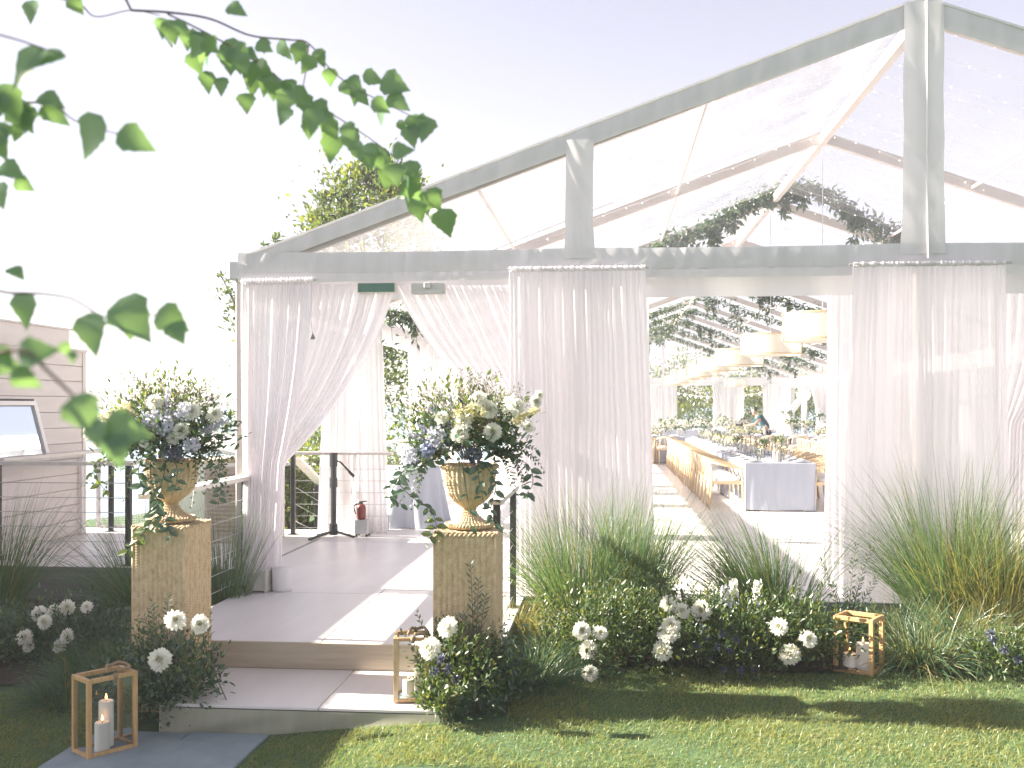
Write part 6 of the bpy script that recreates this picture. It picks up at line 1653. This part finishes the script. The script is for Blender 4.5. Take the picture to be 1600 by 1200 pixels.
# ================================================================== TREES, HEDGES, FAR GREENERY
def tree(name, x, y, h, crown_c, crown_r, n, ls, label, grp, mat='tree_leaf', trunk_r=0.12, limbs=7, clump=40, spread=0.24, fresh=0.25):
    z = float(gz(x, y)); t = thing(name, (x, y, z), label, 'tree', grp)
    tk = MB(); top = np.array(crown_c); b = np.array([x, y, z - 0.1])
    tk.tube(bez(b, (x + 0.1, y, z + h*0.4), top, 10), np.linspace(trunk_r, trunk_r*0.35, 10), 8)
    for k in range(limbs):
        u = unit(1)[0]; u[2] = abs(u[2])*0.6 + 0.15; e = top + u*np.array(crown_r)*rng.uniform(0.7, 0.95); s = b + (top - b)*rng.uniform(0.45, 0.95)
        tk.tube(bez(s, (s + e)/2 + np.array([0, 0, -0.1]), e, 6), np.linspace(trunk_r*0.4, trunk_r*0.1, 6), 5)
    part('trunk', tk, M['bark'], t)
    m_ = MB(); foliage(m_, crown_c, crown_r, int(n*(1-fresh)), ls, 0.55, clump=clump, up=0.15, flat=0.8, shell=0.45, spread=spread); part('crown', m_, M[mat], t)
    m_ = MB(); foliage(m_, np.array(crown_c) + [0, 0, 0.1], np.array(crown_r)*1.02, int(n*fresh), ls*0.9, 0.55, clump=clump, up=0.3, flat=0.3, shell=0.8, spread=spread*0.8); part('outer_leaves', m_, M['hedge_leaf'], t)
    return t
tree('garden_tree', -4.9, 19.6, 6.5, at_depth(590, 405, 20), (1.35, 1.3, 1.75), 5200, 0.13, 'leafy tree rising behind the left slope of the tent roof', None, clump=60, spread=0.20)
tg_ = [o for o in COL.objects if o.name == 'garden_tree'][0]
m_ = MB(); foliage(m_, at_depth(592, 585, 20.0), (0.35, 0.5, 0.9), 900, 0.12, 0.5, clump=30, flat=0.9); foliage(m_, at_depth(630, 560, 21.0), (0.3, 0.4, 0.7), 400, 0.12, 0.5, clump=30, flat=0.9)
part('low_branch', m_, M['tree_leaf'], tg_)
q = at_depth(545, 330, 20.2)
t = thing('garden_tree', (-5.6, 20.4, 0), 'slender tree top beside the larger one behind the tent roof', 'tree')
part('trunk', MB().tube([(-5.6, 20.4, -0.3), (q.x - 0.2, q.y, q.z - 1.0), (q.x, q.y, q.z + 0.5)], [0.1, 0.05, 0.02], 7), M['bark'], t)
m_ = MB()
for (px, py, r_, n_) in ((575, 268, 0.30, 260), (560, 300, 0.45, 420), (530, 330, 0.40, 330), (515, 315, 0.22, 120), (600, 285, 0.4, 330), (620, 300, 0.5, 420), (495, 352, 0.22, 120), (480, 372, 0.14, 60), (540, 355, 0.45, 330), (640, 290, 0.3, 150), (425, 378, 0.14, 50), (418, 385, 0.1, 30)):
    c = at_depth(px, py, 20.2); foliage(m_, c, (r_, r_, r_*0.8), n_, 0.13, 0.5, clump=20, flat=0.9)
part('crown', m_, M['tree_leaf'], t)
t = thing('garden_tree', (-5.6, 15.5, 0), 'sparse branch tips of a tree showing left of the tent corner', 'tree')
part('trunk', MB().tube([at_depth(395, 700, 15.6), at_depth(385, 560, 15.6), at_depth(365, 470, 15.6), at_depth(350, 440, 15.6)], [0.06, 0.04, 0.02, 0.008], 6), M['bark'], t)
m_ = MB()
for (px, py, r_, n_) in ((348, 440, 0.10, 34), (352, 458, 0.12, 40), (362, 470, 0.14, 50), (368, 484, 0.10, 24), (356, 432, 0.07, 16), (362, 508, 0.09, 30), (375, 455, 0.15, 50), (385, 520, 0.25, 90)):
    c = at_depth(px, py, 15.6); foliage(m_, c, (r_, r_, r_), n_, 0.085, 0.5, clump=10, flat=0.9)
part('crown', m_, M['tree_leaf'], t)
def shrub(c, r, n, ls, label, grp, mat='hedge_leaf', fresh=0.3, name='shrub', clump=40):
    z = float(gz(c[0], c[1])); t = thing(name, (c[0], c[1], min(z, c[2] - r[2])), label, 'shrub', grp)
    m_ = MB(); foliage(m_, c, r, int(n*(1-fresh)), ls, 0.55, clump=clump, up=0.2, flat=0.5, shell=0.5, spread=0.22); part('foliage', m_, M[mat], t)
    m_ = MB(); foliage(m_, c, np.array(r)*1.03, int(n*fresh), ls, 0.55, clump=clump, up=0.4, flat=0.2, shell=0.85, spread=0.18); part('outer_leaves', m_, M['hedge_leaf' if mat != 'hedge_leaf' else 'fresh_leaf'], t)
    ms = MB()
    for k in range(5):
        u = unit(1)[0]; ms.tube([(c[0], c[1], min(z, c[2]-r[2]) - 0.1), (c[0] + u[0]*r[0]*0.5, c[1] + u[1]*r[1]*0.5, c[2] + 0.3*r[2])], [0.03, 0.012], 5)
    part('stems', ms, M['bark'], t)
HL = 'sunlit hedge shrubs beyond the left wall of the tent'
for k, (px, py, d, rx, rz_, n, mt) in enumerate(((430, 788, 16.3, 0.8, 1.0, 1600, 'hedge_leaf'), (470, 784, 16.8, 0.9, 1.05, 1900, 'hedge_leaf'), (520, 780, 17.2, 0.9, 1.05, 1700, 'hedge_leaf'), (570, 770, 18.5, 0.9, 1.15, 1500, 'hedge_leaf'), (455, 700, 25.0, 1.1, 0.5, 900, 'hedge_leaf'), (520, 695, 26.0, 1.3, 0.55, 900, 'hedge_leaf'), (470, 684, 29.0, 1.0, 0.5, 700, 'tree_leaf'), (610, 730, 20.0, 1.0, 1.3, 1500, 'hedge_leaf'), (395, 690, 24.0, 1.2, 0.7, 600, 'tree_leaf'))):
    c = at_depth(px, py, d); shrub(np.array(c), (rx, 0.8, rz_), n, 0.10, (('leftmost', 'second', 'third', 'fourth', '', '', '', '', '')[k] + ' sunlit hedge shrub from the left behind the tripod railing' if d < 20 else '%s distant hedge shrub against the sea left of the tent' % ('pale', 'wide', 'dark', 'tall', 'low', 'round', 'far', 'near', 'small')[k]), HL if d < 20 else 'distant shrubs against the sea', mt)
c = at_depth(175, 640, 34); 
FT = 'trees and bushes beyond the far end of the tent'
k = 0
for row, (yy, zc_, rz_, n) in enumerate(((YF + 5.5, 1.0, 1.9, 1500), (YF + 9.5, 1.9, 2.6, 1800))):
    for xx in np.arange(-3.0, 24.0, 2.7):
        mt = ('tree_leaf', 'hedge_leaf', 'dahlia_leaf')[k % 3]; k += 1
        c = np.array([xx + rng.uniform(-.6, .6), yy + rng.uniform(-.7, .7), zc_ + rng.uniform(-.3, .4)])
        shrub(c, (rng.uniform(1.5, 2.1), 1.4, rz_ * rng.uniform(0.85, 1.15)), n, 0.20, '%s leafy bush from the left in the %s rank beyond the far gable' % (ORD[int(round((xx + 3)/2.7))], 'front' if row == 0 else 'back'), FT + (' front rank' if row == 0 else ' back rank'), mt, clump=36)
for k, (x_, y_) in enumerate(((12.5, 30), (13.5, 36), (13.0, 43))):
    shrub(np.array([x_, y_, 1.2]), (1.7, 2.2, 2.0), 1500, 0.17, 'leafy bush beyond the right wall of the tent', 'bushes beyond the right wall', 'tree_leaf')

# ================================================================== BIRCH overhead, left of the photographer
birch = thing('birch_tree', (-2.6, 0.9, 0), 'birch tree with drooping leafy branches hanging into the top left of the view', 'tree')
part('trunk', MB().tube([(-2.6, 0.9, -0.1), (-2.55, 0.92, 1.6), (-2.5, 1.0, 3.2), (-2.3, 1.15, 4.8)], [0.13, 0.11, 0.085, 0.04], 12), M['birchbark'], birch, smooth=True)
def birch_leaf_mesh(s):
    r_ = np.random.default_rng(s); half = [(0.0, 0.0), (0.10, 0.27), (0.22, 0.37), (0.34, 0.385), (0.46, 0.33), (0.56, 0.27), (0.66, 0.205), (0.76, 0.14), (0.86, 0.08), (1.0, 0.0)]
    V = []; F = []
    n_ = len(half)
    for i_, (t_, w_) in enumerate(half):
        j_ = 1.0 + (0.07 if i_ % 2 else -0.05)*(0 if i_ in (0, n_-1) else 1)
        cz = -0.16*t_*t_ + 0.03*math.sin(t_*6)
        V += [(t_, w_*j_, cz + 0.16*w_), (t_, 0, cz), (t_, -w_*j_, cz + 0.16*w_)]
    for i_ in range(n_ - 1):
        a_ = 3*i_; b_ = a_ + 3
        F += [[a_+1, b_+1, b_, a_], [a_+2, b_+2, b_+1, a_+1]]
    m_ = MB().add(np.array(V), F)
    return m_.mesh('leaf', M['birch_leaf'], True)
BL = [birch_leaf_mesh(s) for s in range(3)]
m_ = MB(); foliage(m_, (-3.0, 2.05, 3.7), (1.0, 0.95, 1.3), 2600, 0.065, 0.8, clump=30, up=-0.2, flat=0.9, shell=0.35, spread=0.28)
part('crown', m_, M['birch_leaf'], birch, kind='stuff')  # leaves out of view, added up-sun to shade the hanging branches
def birch_branch(twigs, leaves_, root):
    """twigs: lists of (px, py, depth); leaves_: (px, py, depth, length in px, direction in degrees below right, tilt)"""
    m_ = MB()
    for k, tw in enumerate(twigs):
        pts = [at_depth(*q) for q in tw]
        c = spline(pts, 7); m_.tube(c, np.linspace(0.0022 if k else 0.0028, 0.0010, len(c)), 6)
    p0 = at_depth(*twigs[0][0])
    m_.tube(bez(root, ((root[0]+p0.x)/2, (root[1]+p0.y)/2, max(root[2], p0.z) + 0.25), p0, 12), np.linspace(0.012, 0.0028, 12), 6)
    br = part('branch', m_, M['twig'], birch)
    base = root_of(birch)
    for k, (px, py, d, ln, ang, tilt) in enumerate(leaves_):
        p = at_depth(px, py, d); L = ln/FPX*d*1.08
        a_ = R(ang)
        rgt = Vector((CT, ST, 0)); fw = Vector((-ST, CT, 0)); up = Vector((0, 0, 1))
        ax = (rgt*math.cos(a_) - up*math.sin(a_) + fw*rng.uniform(-0.35, 0.35)).normalized()
        nrm = (-fw*math.cos(tilt) + (up*0.6 + rgt*0.8*rng.choice([-1, 1]))*math.sin(tilt)).normalized()
        y_ = nrm.cross(ax).normalized(); z_ = ax.cross(y_)
        o = place(BL[k % 3], 'leaf', p - base, rot=Matrix((ax, y_, z_)).transposed().to_euler(), scale=(L, L*rng.uniform(0.9, 1.15), L), parent=br)
# upper branch: (125,10) over (480,70) down to (700,350)
tw1 = [(-40, -40, 2.1), (60, -10, 2.1), (122, 5, 2.15), (150, 26, 2.2), (205, 16, 2.25), (250, 24, 2.3)]
tw2 = [(205, 16, 2.25), (270, 20, 2.3), (330, 30, 2.35), (390, 55, 2.4), (450, 62, 2.45), (482, 68, 2.45), (520, 112, 2.5), (560, 140, 2.5), (610, 165, 2.5), (650, 185, 2.5)]
tw3 = [(262, 22, 2.3), (310, 45, 2.3), (365, 75, 2.35), (420, 110, 2.35), (470, 150, 2.4), (530, 185, 2.4), (590, 225, 2.4), (625, 255, 2.4), (650, 290, 2.4), (678, 325, 2.4)]
lv = []
def along(tw, n, lo, hi, ang0, d_j=0.1, off=14):
    P_ = np.array(tw, float); P_ = spline(P_, 6); out = []
    for k in range(n):
        t_ = (k + rng.random()*0.8)/n; q = P_[min(int(t_*(len(P_)-1)), len(P_)-1)]
        out.append((q[0] + rng.normal()*off*0.4, q[1] + abs(rng.normal())*off*0.35, q[2] + rng.normal()*d_j, rng.uniform(lo, hi), ang0 + rng.normal()*38, abs(rng.normal())*0.55))
    return out
lv += along(tw2[3:], 15, 24, 36, 80)
lv += along(tw3, 44, 28, 44, 78, 0.12, 18)
lv += along(tw3[1:6], 20, 28, 44, 95, 0.12, 30)
lv += [(300, 80, 2.35, 36, 75, .1), (322, 110, 2.35, 34, 85, .2), (348, 120, 2.35, 30, 95, .2), (352, 62, 2.35, 38, 60, .2), (398, 95, 2.4, 36, 80, .1), (384, 145, 2.4, 32, 85, .2), (520, 208, 2.4, 46, 100, .1), (572, 225, 2.4, 40, 80, .3), (650, 178, 2.5, 40, 90, .2), (668, 182, 2.5, 42, 100, .2), (640, 195, 2.5, 36, 80, .3),
       (690, 325, 2.4, 46, 75, .2), (668, 295, 2.4, 38, 60, .2), (640, 250, 2.4, 36, 80, .2), (595, 125, 2.5, 46, 20, .2), (605, 150, 2.5, 40, 30, .3), (566, 118, 2.5, 34, 10, .3), (52, 0, 2.1, 38, 95, .2), (110, -6, 2.1, 30, 60, .3), (265, 30, 2.3, 36, 85, .2), (355, 10, 2.35, 36, 25, .3), (545, 120, 2.5, 30, 45, .2)]
birch_branch([tw2, tw1, tw3, [(370, 65, 2.35), (385, 110, 2.4), (386, 140, 2.4)], [(482, 68, 2.45), (478, 110, 2.45), (470, 150, 2.4)]], lv, (-2.35, 1.12, 4.3))
# left middle branch
tw4 = [(-60, 120, 1.75), (-5, 165, 1.75), (40, 160, 1.75), (85, 165, 1.75), (120, 190, 1.75), (175, 207, 1.75), (215, 214, 1.75)]
lv = [(70, 75, 1.6, 78, 128, .5), (104, 88, 1.6, 60, 165, .8), (2, 130, 1.7, 60, 70, .4), (20, 160, 1.75, 52, 60, .3), (44, 163, 1.75, 44, 95, .3), (60, 150, 1.75, 44, 20, .7), (62, 168, 1.75, 48, 25, .7), (160, 180, 1.6, 76, 125, .25), (182, 208, 1.6, 60, 20, .8), (-14, 190, 1.75, 60, 75, .3), (6, 190, 1.75, 44, 100, .2), (0, 258, 1.75, 48, 25, .4), (22, 280, 1.75, 32, 30, .6), (-4, 285, 1.7, 44, 75, .2), (5, 145, 1.7, 42, 110, .3), (30, 195, 1.75, 30, 120, .4)]
birch_branch([tw4, [(-60, 40, 1.6), (20, 60, 1.6), (75, 78, 1.6), (104, 88, 1.6)], [(-60, 250, 1.75), (-10, 262, 1.75), (20, 280, 1.75)]], lv, (-2.45, 1.05, 3.6))
# lower left branch with big hanging leaves
tw5 = [(-60, 430, 1.5), (0, 455, 1.5), (45, 458, 1.5), (75, 460, 1.5), (115, 468, 1.5), (170, 497, 1.5), (240, 492, 1.5), (265, 500, 1.5)]
lv = [(40, 456, 1.5, 56, 92, .15), (140, 488, 1.45, 68, 80, .1), (186, 466, 1.45, 82, 52, .15), (246, 484, 1.45, 56, 35, .5), (268, 504, 1.45, 40, 55, .3), (14, 418, 1.5, 34, 30, .8), (196, 506, 1.45, 30, 60, .9)]
birch_branch([tw5], lv, (-2.5, 1.0, 3.0))
# lowest, most blurred branch
tw6 = [(-70, 560, 1.12), (-10, 552, 1.12), (40, 550, 1.12), (80, 585, 1.12), (118, 622, 1.12), (150, 660, 1.12), (190, 676, 1.12)]
lv = [(-20, 565, 1.12, 52, 10, .5), (28, 556, 1.12, 58, -14, .5), (18, 578, 1.12, 48, 35, .8), (112, 620, 1.1, 70, 50, .35), (160, 665, 1.1, 72, 12, .3), (148, 655, 1.1, 52, 75, .5), (176, 676, 1.1, 58, 70, .35), (-6, 540, 1.12, 40, 60, .4), (96, 535, 1.15, 24, 60, .5), (114, 548, 1.15, 20, 90, .5)]
birch_branch([tw6], lv, (-2.52, 0.98, 2.6))

# ================================================================== AIR: thin pale veil added round the whole scene to lift its shadows
veil_mat, hnt, hout = new_mat('lift_veil')
pv = hnt.nodes.new('ShaderNodeVolumePrincipled')
pv.inputs['Color'].default_value = (0.94, 0.95, 1.0, 1)
pv.inputs['Density'].default_value = 0.0019
pv.inputs['Anisotropy'].default_value = 0.2
hnt.links.new(pv.outputs[0], hout.inputs['Volume'])
single('lift_veil', MB().box((-60, -40, -16), (60, 110, 9)), veil_mat, 'thin pale veil added through the whole scene to lift its shadows', 'lift_veil', kind='stuff')
